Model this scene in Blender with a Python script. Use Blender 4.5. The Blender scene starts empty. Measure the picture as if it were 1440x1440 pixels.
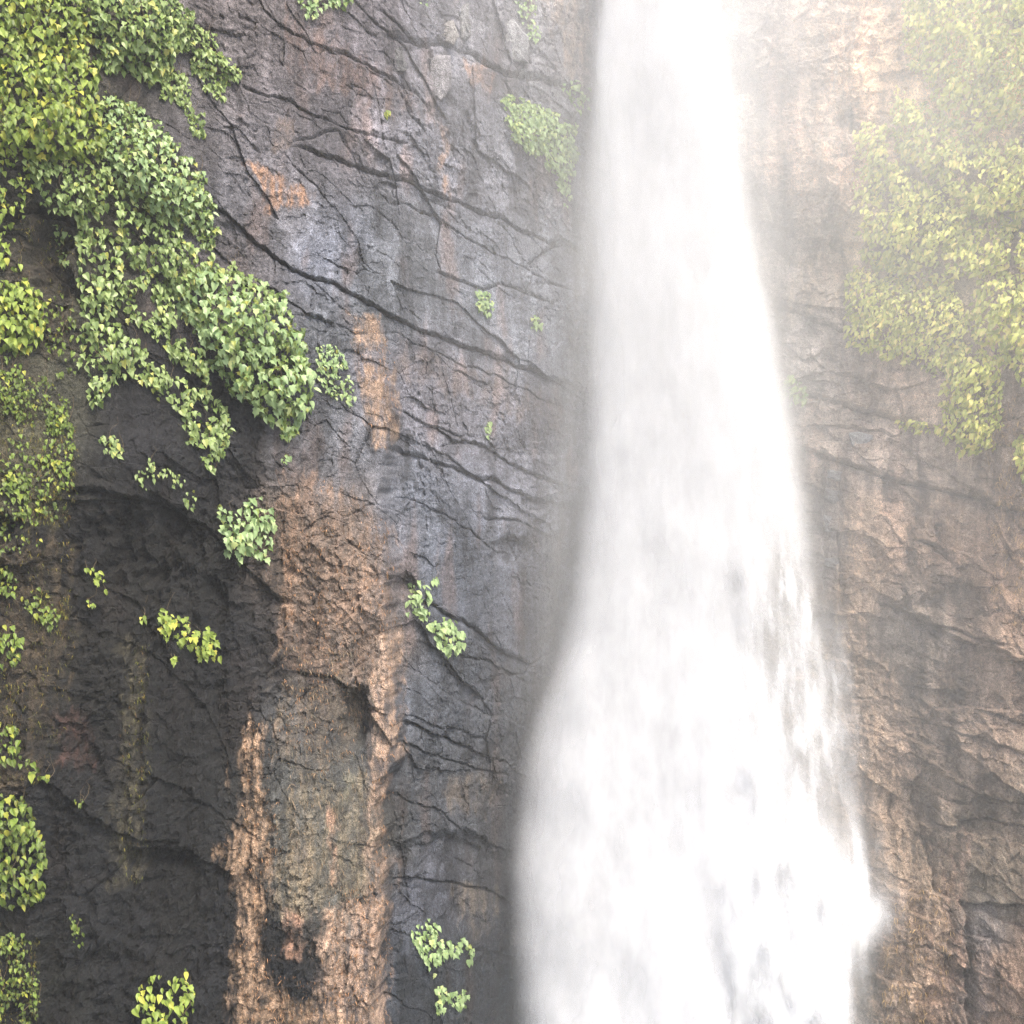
import bpy, math, random
import numpy as np

# ------------------------------------------------------------------ camera, world, sun, exposure
S = bpy.context.scene
COL = S.collection
cam_d = bpy.data.cameras.new('camera'); cam = bpy.data.objects.new('camera', cam_d); COL.objects.link(cam)
cam_d.sensor_width = 36; cam_d.lens = 50; cam_d.clip_start = 0.1; cam_d.clip_end = 2000
cam.location = (0, 0, 0); cam.rotation_euler = (math.pi / 2, 0, 0)
S.camera = cam

SUN_EL, SUN_AZ = math.radians(56), math.radians(152)      # azimuth clockwise from +Y: light from the right, a little behind the viewer
W = bpy.data.worlds.new('World'); S.world = W; W.use_nodes = True
wn = W.node_tree; wn.nodes.clear()
sky = wn.nodes.new('ShaderNodeTexSky'); sky.sky_type = 'NISHITA'; sky.sun_disc = False
sky.sun_elevation = SUN_EL; sky.sun_rotation = SUN_AZ; sky.air_density = 1.0; sky.dust_density = 4.0; sky.ozone_density = 1.0
bg = wn.nodes.new('ShaderNodeBackground'); bg.inputs['Strength'].default_value = 0.13
wo = wn.nodes.new('ShaderNodeOutputWorld')
wn.links.new(sky.outputs[0], bg.inputs[0]); wn.links.new(bg.outputs[0], wo.inputs[0])
sd = bpy.data.lights.new('sun', 'SUN'); sd.energy = 1.5; sd.angle = math.radians(16); sd.color = (1.0, 0.915, 0.77)
sun = bpy.data.objects.new('sun', sd); COL.objects.link(sun); sun.location = (20, -20, 40)
sun.rotation_euler = (math.pi / 2 - SUN_EL, 0, math.pi - SUN_AZ)
S.view_settings.view_transform = 'Standard'; S.view_settings.look = 'None'
S.view_settings.exposure = 1.98; S.view_settings.gamma = 1; S.view_settings.use_curve_mapping = False
S.render.engine = 'CYCLES'
cy = S.cycles
cy.max_bounces = 10; cy.diffuse_bounces = 3; cy.glossy_bounces = 2; cy.transmission_bounces = 3
cy.volume_bounces = 4; cy.transparent_max_bounces = 40
cy.volume_step_rate = 3.0; cy.volume_max_steps = 64
cy.use_denoising = True
try:
    cy.denoiser = 'OPENIMAGEDENOISE'; cy.denoising_input_passes = 'RGB_ALBEDO_NORMAL'; cy.denoising_prefilter = 'NONE'
except Exception:
    pass
cy.use_adaptive_sampling = False

rng = np.random.default_rng(11)
K = 0.72                       # frame width at one metre from the lens

# ------------------------------------------------------------------ numeric helpers
def hash2(ix, iy, seed):
    h = (ix.astype(np.int64) * 374761393 + iy.astype(np.int64) * 668265263 + seed * 974634777) & 0x7fffffff
    h = ((h ^ (h >> 13)) * 1274126177) & 0x7fffffff
    h = ((h ^ (h >> 15)) * 668265263) & 0x7fffffff
    return ((h ^ (h >> 16)) & 0xffffff) / float(0xffffff)

from concurrent.futures import ThreadPoolExecutor
POOL = ThreadPoolExecutor(4)
_GA = np.arange(4096) / 4096 * 2 * np.pi; GC, GS = np.cos(_GA), np.sin(_GA)

def _noise(x, y, seed):
    ix = np.floor(x); iy = np.floor(y); fx = x - ix; fy = y - iy
    ix = ix.astype(np.int64); iy = iy.astype(np.int64)
    ux = fx * fx * fx * (fx * (fx * 6 - 15) + 10); uy = fy * fy * fy * (fy * (fy * 6 - 15) + 10)
    r = 0
    for dx in (0, 1):
        hx = (ix + dx) * 374761393 + seed * 974634777
        for dy in (0, 1):
            h = (hx + (iy + dy) * 668265263) & 0x7fffffff
            h = ((h ^ (h >> 13)) * 1274126177) & 0x7fffffff
            h = (h ^ (h >> 15)) & 4095
            g = GC[h] * (fx - dx) + GS[h] * (fy - dy)
            r = r + g * (ux if dx else 1 - ux) * (uy if dy else 1 - uy)
    return r * 1.5

def noise(x, y, seed=0):
    x = np.asarray(x, float); y = np.asarray(y, float)
    x, y = np.broadcast_arrays(x, y)
    if x.ndim and x.shape[0] > 64 and x.size > 60000:
        c = np.array_split(np.arange(x.shape[0]), 8)
        return np.concatenate(list(POOL.map(lambda k: _noise(x[k[0]:k[-1] + 1], y[k[0]:k[-1] + 1], seed), c)))
    return _noise(x, y, seed)

def fbm(x, y, oct=4, seed=0, gain=0.5):
    r = 0; a = 1; t = 0
    for i in range(oct):
        r = r + a * noise(x * 2 ** i, y * 2 ** i, seed + i * 17); t += a; a *= gain
    return r / t

def facets(x, y, seed=0, tilt=1.0):
    """every cell of a broken pattern is a tilted plane: (height, distance to the joint between cells)"""
    ix = np.floor(x); iy = np.floor(y)
    d1 = np.full(x.shape, 1e9); d2 = np.full(x.shape, 1e9); h = np.zeros(x.shape)
    for dx in (-1, 0, 1):
        for dy in (-1, 0, 1):
            cx = ix + dx; cy_ = iy + dy
            px = cx + hash2(cx, cy_, seed); py = cy_ + hash2(cx, cy_, seed + 1)
            d = np.hypot(x - px, y - py)
            val = (hash2(cx, cy_, seed + 2) - .5) + tilt * ((hash2(cx, cy_, seed + 3) - .5) * (x - px) + (hash2(cx, cy_, seed + 4) - .5) * (y - py))
            n1 = d < d1
            d2 = np.where(n1, d1, np.minimum(d2, d)); h = np.where(n1, val, h); d1 = np.where(n1, d, d1)
    return h, d2 - d1

def sstep(a, b, x):
    t = np.clip((x - a) / (b - a), 0, 1); return t * t * (3 - 2 * t)

def poly_sd(px, py, pts):
    """signed distance to a polygon, positive inside"""
    pts = np.array(pts, float); n = len(pts); d = np.full(px.shape, 1e9); ins = np.zeros(px.shape, bool)
    for i in range(n):
        ax, ay = pts[i]; bx, by = pts[(i + 1) % n]
        ex, ey = bx - ax, by - ay
        t = np.clip(((px - ax) * ex + (py - ay) * ey) / (ex * ex + ey * ey + 1e-9), 0, 1)
        d = np.minimum(d, np.hypot(px - ax - t * ex, py - ay - t * ey))
        c = ((ay > py) != (by > py)) & (px < ex * (py - ay) / (ey if abs(ey) > 1e-9 else 1e-9) + ax)
        ins ^= c
    return np.where(ins, d, -d)

def lin(c):
    c = np.asarray(c, float) / 255.0
    return np.where(c <= .04045, c / 12.92, ((c + .055) / 1.055) ** 2.4)

# ------------------------------------------------------------------ object helpers
def mesh_np(name, V, F, mat=None, attrs=None, smooth=True):
    me = bpy.data.meshes.new(name)
    V = np.ascontiguousarray(V, np.float32); F = np.ascontiguousarray(F, np.int32)
    k = F.shape[1]
    me.vertices.add(len(V)); me.vertices.foreach_set('co', V.ravel())
    me.loops.add(F.size); me.loops.foreach_set('vertex_index', F.ravel())
    me.polygons.add(len(F)); me.polygons.foreach_set('loop_start', np.arange(0, F.size, k, dtype=np.int32))
    me.update(calc_edges=True)
    me.polygons.foreach_set('use_smooth', np.full(len(F), smooth))
    for an, (ty, arr) in (attrs or {}).items():
        a = me.attributes.new(an, ty, 'POINT')
        a.data.foreach_set('color' if 'COLOR' in ty else 'value', np.ascontiguousarray(arr, np.float32).ravel())
    if mat: me.materials.append(mat)
    me.update()
    return me

def obj(name, me, parent=None, loc=None):
    o = bpy.data.objects.new(name, me); COL.objects.link(o)
    if parent: o.parent = parent
    if loc is not None: o.location = loc
    return o

def tag(o, label=None, cat=None, group=None, kind=None):
    if label: o['label'] = label
    if cat: o['category'] = cat
    if group: o['group'] = group
    if kind: o['kind'] = kind
    return o

def empty(name, loc):
    o = bpy.data.objects.new(name, None); COL.objects.link(o); o.location = loc; o.empty_display_size = .1
    return o

# ------------------------------------------------------------------ materials
def mat(name):
    m = bpy.data.materials.new(name); m.use_nodes = True; m.node_tree.nodes.clear(); return m

class NT:
    def __init__(s, m): s.t = m.node_tree
    def n(s, ty, **kw):
        nd = s.t.nodes.new(ty)
        for k, v in kw.items():
            if k.startswith('i_'):
                key = k[2:]; key = int(key) if key.isdigit() else key.replace('_', ' ')
                nd.inputs[key].default_value = v
            else: setattr(nd, k, v)
        return nd
    def l(s, a, b): s.t.links.new(a, b)
    def math(s, op, a, b=None, clamp=False):
        nd = s.t.nodes.new('ShaderNodeMath'); nd.operation = op; nd.use_clamp = clamp
        for i, v in enumerate((a, b)):
            if v is None: continue
            if isinstance(v, (int, float)): nd.inputs[i].default_value = v
            else: s.l(v, nd.inputs[i])
        return nd.outputs[0]
    def mr(s, v, a, b, c, d, smooth=False):
        nd = s.t.nodes.new('ShaderNodeMapRange'); nd.clamp = True
        if smooth: nd.interpolation_type = 'SMOOTHSTEP'
        s.l(v, nd.inputs[0])
        for i, x in enumerate((a, b, c, d)): nd.inputs[i + 1].default_value = x
        return nd.outputs[0]
    def noise(s, vec, scale, detail=4, rough=.55, dist=0):
        nd = s.t.nodes.new('ShaderNodeTexNoise'); s.l(vec, nd.inputs['Vector'])
        nd.inputs['Scale'].default_value = scale; nd.inputs['Detail'].default_value = detail
        nd.inputs['Roughness'].default_value = rough; nd.inputs['Distortion'].default_value = dist
        return nd.outputs['Fac']

def rock_material(name):
    m = mat(name); t = NT(m)
    tc = t.n('ShaderNodeTexCoord'); ob = tc.outputs['Object']
    at = t.n('ShaderNodeAttribute', attribute_name='tint'); wet = t.n('ShaderNodeAttribute', attribute_name='wet')
    stretch = t.n('ShaderNodeMapping'); stretch.inputs['Scale'].default_value = (1, 1, .22); t.l(ob, stretch.inputs[0])
    dip = t.n('ShaderNodeMapping'); dip.inputs['Rotation'].default_value = (0, math.radians(-26), 0)
    dip.inputs['Scale'].default_value = (.3, .5, 1.6); t.l(ob, dip.inputs[0])
    n1 = t.noise(stretch.outputs[0], 2.2, 6, .62, .4)
    n2 = t.noise(dip.outputs[0], 3.0, 6, .65, .3)
    n3 = t.noise(ob, 14, 5, .7)
    n4 = t.noise(ob, 48, 3, .75)
    f = t.math('MULTIPLY', t.mr(n1, .3, .7, .62, 1.42), t.mr(n2, .3, .7, .72, 1.3))
    f = t.math('MULTIPLY', f, t.mr(n3, .3, .7, .6, 1.45))
    f = t.math('MULTIPLY', f, t.mr(n4, .34, .66, .35, 2.0))
    n5 = t.noise(ob, 150, 2, .6); f = t.math('MULTIPLY', f, t.mr(n5, .35, .65, .5, 1.7))
    vm = t.n('ShaderNodeVectorMath', operation='SCALE'); t.l(at.outputs['Color'], vm.inputs[0]); t.l(f, vm.inputs['Scale'])
    # pale mineral grains, strengthened to paint in the wet rock's sheen
    gr = t.mr(t.noise(ob, 75, 2, .6), .655, .74, 0, .42)
    mx = t.n('ShaderNodeMix', data_type='RGBA'); t.l(gr, mx.inputs[0]); t.l(vm.outputs[0], mx.inputs[6]); mx.inputs[7].default_value = (.33, .31, .29, 1)
    b = t.n('ShaderNodeBsdfPrincipled'); t.l(mx.outputs[2], b.inputs['Base Color'])
    ro = t.math('SUBTRACT', t.mr(n3, .3, .7, .95, .7), t.math('MULTIPLY', wet.outputs['Fac'], .22), clamp=True)
    t.l(ro, b.inputs['Roughness']); b.inputs['Specular IOR Level'].default_value = .2
    v = t.n('ShaderNodeTexVoronoi', feature='F1'); v.inputs['Scale'].default_value = 5.5; t.l(dip.outputs[0], v.inputs['Vector'])
    h = t.math('ADD', t.math('MULTIPLY', n1, .25), t.math('MULTIPLY', n2, .28))
    h = t.math('ADD', h, t.math('MULTIPLY', n3, .7))
    h = t.math('ADD', h, t.math('MULTIPLY', n4, .3))
    h = t.math('ADD', h, t.math('MULTIPLY', v.outputs['Distance'], .15))
    bp = t.n('ShaderNodeBump'); bp.inputs['Strength'].default_value = .9; bp.inputs['Distance'].default_value = .12
    t.l(h, bp.inputs['Height']); t.l(bp.outputs[0], b.inputs['Normal'])
    o = t.n('ShaderNodeOutputMaterial'); t.l(b.outputs[0], o.inputs[0])
    return m

def leaf_material(name, c_dark, c_light, c_yellow, rnd='object', rough=.5, trans=.3, yellow=.12):
    m = mat(name); t = NT(m)
    if rnd == 'object': r = t.n('ShaderNodeObjectInfo').outputs['Random']
    else: r = t.n('ShaderNodeAttribute', attribute_name='rnd').outputs['Fac']
    tip = t.n('ShaderNodeAttribute', attribute_name='tip').outputs['Fac']
    cr = t.n('ShaderNodeValToRGB'); t.l(r, cr.inputs[0])
    cr.color_ramp.elements[0].color = (*lin(c_dark), 1); cr.color_ramp.elements[1].color = (*lin(c_light), 1)
    cr.color_ramp.elements[1].position = 1 - yellow
    e = cr.color_ramp.elements.new(1.0); e.color = (*lin(c_yellow), 1)
    tc = t.n('ShaderNodeTexCoord')
    n = t.noise(tc.outputs['Object'], 7 if rnd == 'object' else 20, 3)
    hs = t.n('ShaderNodeMix', data_type='RGBA'); t.l(t.math('MULTIPLY', t.mr(n, .45, .7, 0, 1), t.math('MULTIPLY', tip, .55)), hs.inputs[0])
    t.l(cr.outputs[0], hs.inputs[6]); hs.inputs[7].default_value = (*lin(c_yellow), 1)
    b = t.n('ShaderNodeBsdfPrincipled'); t.l(hs.outputs[2], b.inputs['Base Color']); b.inputs['Roughness'].default_value = rough
    b.inputs['Specular IOR Level'].default_value = .4
    tr = t.n('ShaderNodeBsdfTranslucent'); t.l(hs.outputs[2], tr.inputs[0])
    mx = t.n('ShaderNodeMixShader'); mx.inputs[0].default_value = trans; t.l(b.outputs[0], mx.inputs[1]); t.l(tr.outputs[0], mx.inputs[2])
    o = t.n('ShaderNodeOutputMaterial'); t.l(mx.outputs[0], o.inputs[0])
    return m

def plain(name, c, rough=.8, var=.35, scale=6):
    m = mat(name); t = NT(m); tc = t.n('ShaderNodeTexCoord')
    f = t.mr(t.noise(tc.outputs['Object'], scale, 5), .3, .7, 1 - var, 1 + var)
    vm = t.n('ShaderNodeVectorMath', operation='SCALE'); vm.inputs[0].default_value = tuple(lin(c)); t.l(f, vm.inputs['Scale'])
    b = t.n('ShaderNodeBsdfPrincipled'); t.l(vm.outputs[0], b.inputs['Base Color']); b.inputs['Roughness'].default_value = rough
    o = t.n('ShaderNodeOutputMaterial'); t.l(b.outputs[0], o.inputs[0])
    return m

def attr_material(name, rough=.85, trans=.2):
    m = mat(name); t = NT(m); a = t.n('ShaderNodeAttribute', attribute_name='tint')
    b = t.n('ShaderNodeBsdfPrincipled'); t.l(a.outputs['Color'], b.inputs['Base Color']); b.inputs['Roughness'].default_value = rough
    tr = t.n('ShaderNodeBsdfTranslucent'); t.l(a.outputs['Color'], tr.inputs[0])
    mx = t.n('ShaderNodeMixShader'); mx.inputs[0].default_value = trans; t.l(b.outputs[0], mx.inputs[1]); t.l(tr.outputs[0], mx.inputs[2])
    o = t.n('ShaderNodeOutputMaterial'); t.l(mx.outputs[0], o.inputs[0])
    return m

M_ROCK = rock_material('basalt')
M_LEAF = leaf_material('creeper_leaf', (84, 106, 58), (148, 168, 108), (170, 168, 90), rough=.4, trans=.4)
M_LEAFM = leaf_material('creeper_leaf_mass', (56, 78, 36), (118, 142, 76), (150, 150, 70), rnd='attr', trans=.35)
M_PALE = leaf_material('pale_leaf', (110, 136, 90), (160, 182, 130), (174, 180, 118), rough=.4, trans=.4)
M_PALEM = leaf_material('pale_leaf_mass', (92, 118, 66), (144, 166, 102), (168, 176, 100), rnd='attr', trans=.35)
M_LIME = leaf_material('lime_leaf', (88, 110, 42), (142, 162, 74), (182, 176, 76), trans=.4, yellow=.2)
M_SHADED = leaf_material('shaded_lime_leaf', (54, 72, 24), (100, 122, 46), (146, 146, 56), trans=.3, yellow=.2)  # lime leaf darkened: shade on the low left sprigs put into its colour
M_SHADEDM = leaf_material('shaded_lime_leaf_mass', (44, 58, 20), (84, 102, 38), (120, 118, 44), rnd='attr', yellow=.2)
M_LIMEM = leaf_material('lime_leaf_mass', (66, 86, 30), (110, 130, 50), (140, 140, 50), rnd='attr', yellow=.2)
M_OLIVEM = leaf_material('olive_leaf_mass', (118, 130, 60), (198, 202, 112), (216, 200, 124), rnd='attr', yellow=.3, trans=.4)  # olive of the far bushes, lightened with warm sunlight put into it
M_STEM = plain('stem_bark', (92, 78, 56), .85, .4, 30)
M_FIBRE = attr_material('dry_fibre')

# ------------------------------------------------------------------ the cliff: a depth for each place of the face
EDGE = [(548, 430), (556, 500), (562, 560), (556, 640), (548, 720), (562, 780), (556, 900), (566, 1000), (567, 1060), (548, 1100), (549, 1250), (541, 1440), (541, 1700)]
EDGE = np.array(EDGE, float)

# joints and bed lines of the rock: (points in photo pixels, groove width px, groove depth m, lip m, lip height px)
CRACKS_L = [
    ([(298, 286), (335, 318), (380, 358), (415, 383), (470, 402), (520, 428), (560, 448), (600, 468), (640, 480), (690, 500), (730, 515), (770, 530), (815, 547)], 4.5, .30, .30, 60),
    ([(425, 203), (470, 222), (520, 240), (565, 252), (600, 268), (630, 282), (680, 300), (720, 318), (760, 335), (815, 352)], 4.0, .26, .22, 40),
    ([(555, 52), (600, 60), (640, 62), (660, 72), (690, 92), (720, 105), (760, 112), (790, 122), (828, 145)], 6, .30, .30, 40),
    ([(604, 600), (637, 617), (680, 627), (713, 650), (753, 670), (806, 690)], 3.5, .24, .24, 30),
    ([(560, 636), (590, 643), (630, 655), (667, 670), (693, 673), (720, 693), (753, 703), (802, 716)], 5.5, .30, .20, 24),
    ([(690, 730), (723, 730), (753, 747), (790, 762)], 3.5, .2, .18, 20),
    ([(566, 1013), (607, 1027), (637, 1042), (667, 1057), (707, 1073), (740, 1090)], 4.5, .28, .22, 30),
    ([(566, 1040), (610, 1058), (650, 1075), (700, 1090)], 4, .2, .14, 18),
    ([(560, 812), (600, 850), (650, 872), (690, 905), (745, 938)], 7, .34, .34, 40),
    ([(600, 905), (640, 915), (690, 930), (740, 962)], 4, .2, .16, 22),
    ([(622, 385), (650, 398), (680, 405), (705, 400), (740, 412), (775, 425)], 4, .2, .16, 24),
    ([(570, 285), (610, 305), (650, 332), (690, 355), (745, 380), (800, 410)], 2.5, .14, .10, 22),
    ([(478, 72), (520, 95), (556, 112), (585, 130), (605, 152)], 3.5, .2, .14, 26),
    ([(540, 18), (560, 40), (585, 60)], 4, .2, .12, 20),
    ([(470, 75), (440, 60), (400, 40), (370, 10), (350, -30)], 3, .12, .14, 30),
    ([(560, 470), (620, 500), (700, 530), (760, 560), (815, 585)], 2.4, .12, .08, 16),
    ([(560, 575), (600, 598), (650, 612)], 3.5, .2, .14, 26),
    ([(570, 700), (620, 720), (660, 745), (700, 780)], 2.5, .12, .08, 16),
    ([(560, 1120), (620, 1140), (660, 1180), (720, 1200)], 3, .16, .12, 24),
    ([(560, 1235), (620, 1240), (680, 1252), (720, 1270)], 4, .2, .16, 26),
    ([(545, 1300), (600, 1320), (660, 1335), (725, 1350)], 3.5, .18, .14, 24),
    ([(105, 690), (160, 690), (230, 712), (300, 742), (345, 790), (400, 840)], 7, .35, .42, 46),
    ([(50, 1095), (90, 1095), (130, 1120), (175, 1160), (260, 1180), (330, 1212)], 6, .3, .30, 34),
    ([(0, 1118), (50, 1105)], 6, .3, .3, 30),
    ([(20, 312), (60, 300), (115, 320)], 8, .5, .3, 30),
    ([(0, 735), (28, 738), (40, 730)], 8, .5, .3, 26),
    ([(300, 350), (345, 390), (400, 420), (440, 452), (500, 470)], 2.6, .14, .12, 22),
    ([(170, 1060), (230, 1085), (300, 1120), (360, 1160)], 3.5, .18, .14, 24),
    ([(190, 905), (240, 930), (300, 990), (340, 1080)], 3, .16, .14, 24),
    ([(430, 940), (470, 945), (505, 965), (528, 990)], 7, .4, .3, 24),
    ([(340, 120), (400, 135), (460, 170), (520, 190), (580, 205)], 2.8, .14, .12, 26),
]
CRACKS_R = [
    ([(1105, 432), (1150, 450), (1190, 470), (1245, 482)], 4, .24, .2, 30),
    ([(1130, 553), (1165, 562), (1200, 575), (1260, 590), (1310, 603)], 5, .26, .22, 26),
    ([(1150, 598), (1190, 600), (1240, 606), (1255, 612)], 2.6, .14, .12, 20),
    ([(1140, 632), (1180, 650), (1230, 665), (1270, 678), (1330, 690), (1390, 705), (1440, 720), (1480, 730)], 4.2, .28, .24, 40),
    ([(1250, 850), (1300, 872), (1350, 888), (1400, 905)], 4, .2, .2, 34),
    ([(1365, 1270), (1400, 1274), (1450, 1277), (1480, 1280)], 5, .3, .3, 40),
    ([(1280, 1060), (1330, 1090), (1380, 1120), (1440, 1130)], 3, .16, .16, 30),
    ([(1360, 690), (1420, 720), (1440, 745)], 3, .16, .1, 26),
    ([(1290, 760), (1330, 775), (1345, 800)], 5, .24, .2, 24),
    ([(1380, 1000), (1420, 1010), (1470, 1030)], 3, .16, .14, 24),
    ([(1250, 1320), (1310, 1330), (1360, 1360)], 2.8, .14, .1, 24),
    ([(1255, 850), (1262, 862), (1300, 868), (1340, 900), (1380, 905), (1430, 930)], 4, .2, .2, 30),
    ([(1290, 1010), (1340, 1030), (1380, 1035), (1440, 1060)], 3, .16, .16, 26),
    ([(1330, 1160), (1370, 1150), (1440, 1165)], 3.5, .2, .2, 30),
    ([(1385, 700), (1410, 760), (1440, 800)], 3, .2, .2, 26),
]
VCRACKS = [([(1292, 1118), (1296, 1170), (1310, 1210), (1322, 1270)], 4, .22), ([(1356, 1270), (1360, 1320), (1364, 1400), (1362, 1460)], 4, .22),
           ([(608, 150), (612, 120), (604, 90), (602, 60)], 3, .16), ([(655, 160), (660, 190), (668, 210)], 3, .14),
           ([(1176, 640), (1182, 690), (1180, 760), (1184, 860)], 2.6, .14), ([(1156, 640), (1160, 740), (1158, 840)], 2.2, .12),
           ([(712, 30), (720, 60), (742, 90)], 2.5, .12), ([(560, 120), (575, 160), (600, 190)], 2.5, .12)]
HOLLOWS = [((720, 772), (34, 22), .34), ((505, 1000), (24, 48), .55), ((210, 760), (90, 60), .5), ((180, 850), (60, 90), .35), ((75, 380), (36, 70), .5),
           ((15, 745), (30, 26), .5), ((1328, 768), (16, 30), .35), ((1310, 1395), (12, 14), .3), ((230, 1200), (60, 22), .4), ((640, 1200), (70, 30), .3), ((570, 820), (16, 22), .35),
           ((680, 1120), (26, 16), .12), ((1340, 860), (60, 40), .3), ((310, 850), (20, 40), .4)]
BULGES = [((425, 470), (90, 120), .5), ((430, 1150), (70, 260), .5), ((480, 800), (70, 130), .45), ((220, 640), (130, 40), .35), ((60, 200), (120, 140), .7), ((230, 230), (80, 90), .6),
          ((340, 470), (90, 90), .6), ((1380, 430), (110, 200), .6), ((1250, 560), (90, 30), .25), ((30, 950), (70, 300), .5), ((200, 30), (120, 60), .5),
          ((760, 190), (60, 50), .35), ((1400, 900), (60, 120), .4), ((1230, 1250), (50, 120), .35), ((600, 1330), (80, 60), .25)]

PATCHES = [  # polygon, colour (sRGB of the stain itself), strength, edge roughness px, raised crust m
    ([(490, 440), (530, 448), (548, 500), (560, 540), (558, 598), (552, 640), (532, 622), (514, 600), (510, 560), (503, 500)], (178, 132, 100), .85, 9, .10),
    ([(455, 668), (478, 682), (540, 722), (562, 770), (560, 850), (566, 950), (569, 1050), (552, 1072), (545, 1100), (547, 1200), (541, 1460), (455, 1460), (452, 1320), (462, 1258), (518, 1240), (524, 1110), (530, 1030), (527, 970), (500, 930), (470, 945), (400, 940), (394, 800), (410, 745), (446, 705)], (156, 112, 82), .5, 22, .06),
    ([(533, 890), (560, 890), (567, 1045), (540, 1060), (528, 1040), (535, 980)], (196, 146, 112), .9, 10, .05),
    ([(460, 1255), (545, 1245), (545, 1460), (455, 1460)], (196, 144, 108), .7, 9, .04),
    ([(462, 760), (520, 780), (540, 860), (500, 900), (470, 860)], (184, 134, 102), .6, 14, .04),
    ([(524, 1060), (545, 1070), (540, 1240), (520, 1235)], (188, 138, 102), .6, 7, .03),
    ([(355, 1008), (390, 1020), (380, 1100), (402, 1180), (400, 1240), (380, 1270), (388, 1360), (460, 1385), (540, 1440), (540, 1480), (340, 1480), (334, 1350), (346, 1250), (314, 1190), (344, 1160), (344, 1090)], (184, 132, 84), .8, 19, .09),
    ([(405, 660), (450, 670), (445, 720), (405, 860), (398, 800)], (150, 105, 76), .6, 14, .03),
    ([(415, 1255), (440, 1255), (440, 1320), (415, 1320)], (196, 126, 80), .6, 8, .02),
    ([(410, 1085), (525, 1080), (520, 1250), (405, 1255)], (140, 118, 86), .7, 24, 0),
    ([(395, 935), (470, 950), (500, 935), (520, 1000), (500, 1070), (440, 1090), (400, 1040)], (124, 100, 76), .5, 22, 0),
    ([(472, 1120), (482, 1120), (484, 1230), (474, 1230)], (190, 128, 86), .7, 5, 0),
    ([(428, 1180), (452, 1150), (450, 1260), (420, 1265)], (150, 122, 84), .6, 14, 0),
    ([(484, 1080), (500, 1075), (502, 1110), (488, 1120)], (140, 130, 100), .6, 6, .02),
    ([(398, 690), (430, 700), (428, 760), (412, 860), (396, 930)], (176, 124, 84), .7, 10, .02),
    ([(335, 222), (375, 225), (400, 250), (440, 270), (443, 292), (412, 285), (384, 296), (368, 302), (362, 250)], (184, 122, 78), .85, 7, .02),
    ([(380, 160), (412, 165), (414, 195), (380, 215)], (140, 104, 78), .4, 9, 0),
    ([(650, 72), (690, 98), (702, 126), (664, 116), (648, 95)], (186, 126, 88), .6, 9, 0),
    ([(770, -60), (838, -60), (832, 105), (800, 112), (788, 60), (764, 30)], (190, 150, 124), .6, 13, 0),
    ([(620, 176), (630, 176), (634, 285), (622, 285)], (184, 128, 86), .65, 6, 0),
    ([(400, 10), (520, 90), (590, 140), (600, 170), (480, 130), (400, 90)], (128, 88, 76), .5, 16, 0),
    ([(560, 480), (700, 520), (800, 570), (800, 620), (640, 560), (560, 530)], (122, 98, 94), .5, 14, 0),
    ([(640, 1080), (700, 1100), (690, 1150), (650, 1150), (620, 1110)], (118, 98, 86), .6, 12, 0),
    ([(630, 1240), (690, 1250), (710, 1310), (660, 1320)], (124, 104, 90), .6, 12, 0),
    ([(180, 900), (212, 910), (214, 1090), (205, 1240), (160, 1240), (178, 1080)], (96, 84, 52), .5, 16, 0),
    ([(-60, 740), (110, 760), (105, 960), (60, 1100), (-60, 1110)], (86, 66, 36), .6, 22, 0),
    ([(-60, 950), (22, 955), (25, 1005), (-60, 1010)], (156, 112, 40), .6, 8, 0),
    ([(80, 990), (140, 1000), (145, 1070), (95, 1060)], (84, 46, 34), .6, 14, 0),
    ([(-60, 540), (60, 560), (110, 640), (100, 740), (30, 750), (-60, 700)], (88, 78, 28), .5, 16, .03),
    ([(10, 340), (100, 350), (105, 480), (60, 560), (10, 520)], (76, 58, 36), .5, 18, 0),
    ([(1130, -60), (1205, -60), (1200, 160), (1170, 260), (1150, 445), (1112, 445), (1122, 300), (1120, 100)], (196, 162, 136), .75, 14, .03),
    ([(1075, 40), (1100, 40), (1098, 180), (1075, 170)], (186, 130, 112), .5, 9, 0),
    ([(1400, 320), (1450, 330), (1450, 430), (1405, 410)], (176, 126, 104), .6, 12, 0),
    ([(1190, 690), (1245, 700), (1252, 800), (1215, 900), (1272, 960), (1270, 1100), (1292, 1200), (1332, 1240), (1336, 1330), (1262, 1460), (1222, 1460), (1234, 1340), (1246, 1250), (1210, 1100), (1196, 950), (1180, 830)], (192, 146, 110), .72, 15, .04),
    ([(1328, 700), (1354, 715), (1356, 768), (1334, 770)], (186, 132, 88), .7, 7, .02),
    ([(1135, 555), (1165, 565), (1160, 640), (1133, 630)], (180, 136, 112), .6, 8, .02),
    ([(1200, 580), (1280, 600), (1245, 640), (1190, 620)], (176, 134, 112), .45, 12, 0),
    ([(1390, 540), (1480, 540), (1480, 960), (1400, 900), (1385, 700)], (156, 114, 84), .5, 18, .02),
    ([(1385, 900), (1480, 900), (1480, 1480), (1390, 1480), (1400, 1200)], (148, 112, 86), .45, 22, 0),
    ([(1310, 1190), (1366, 1160), (1362, 1270), (1330, 1280)], (186, 134, 102), .6, 10, .02),
    ([(1330, 1290), (1356, 1290), (1354, 1400), (1335, 1380)], (184, 130, 98), .6, 9, .02),
    ([(1366, 1350), (1440, 1330), (1450, 1460), (1380, 1460)], (176, 126, 94), .5, 12, .02),
]
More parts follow.
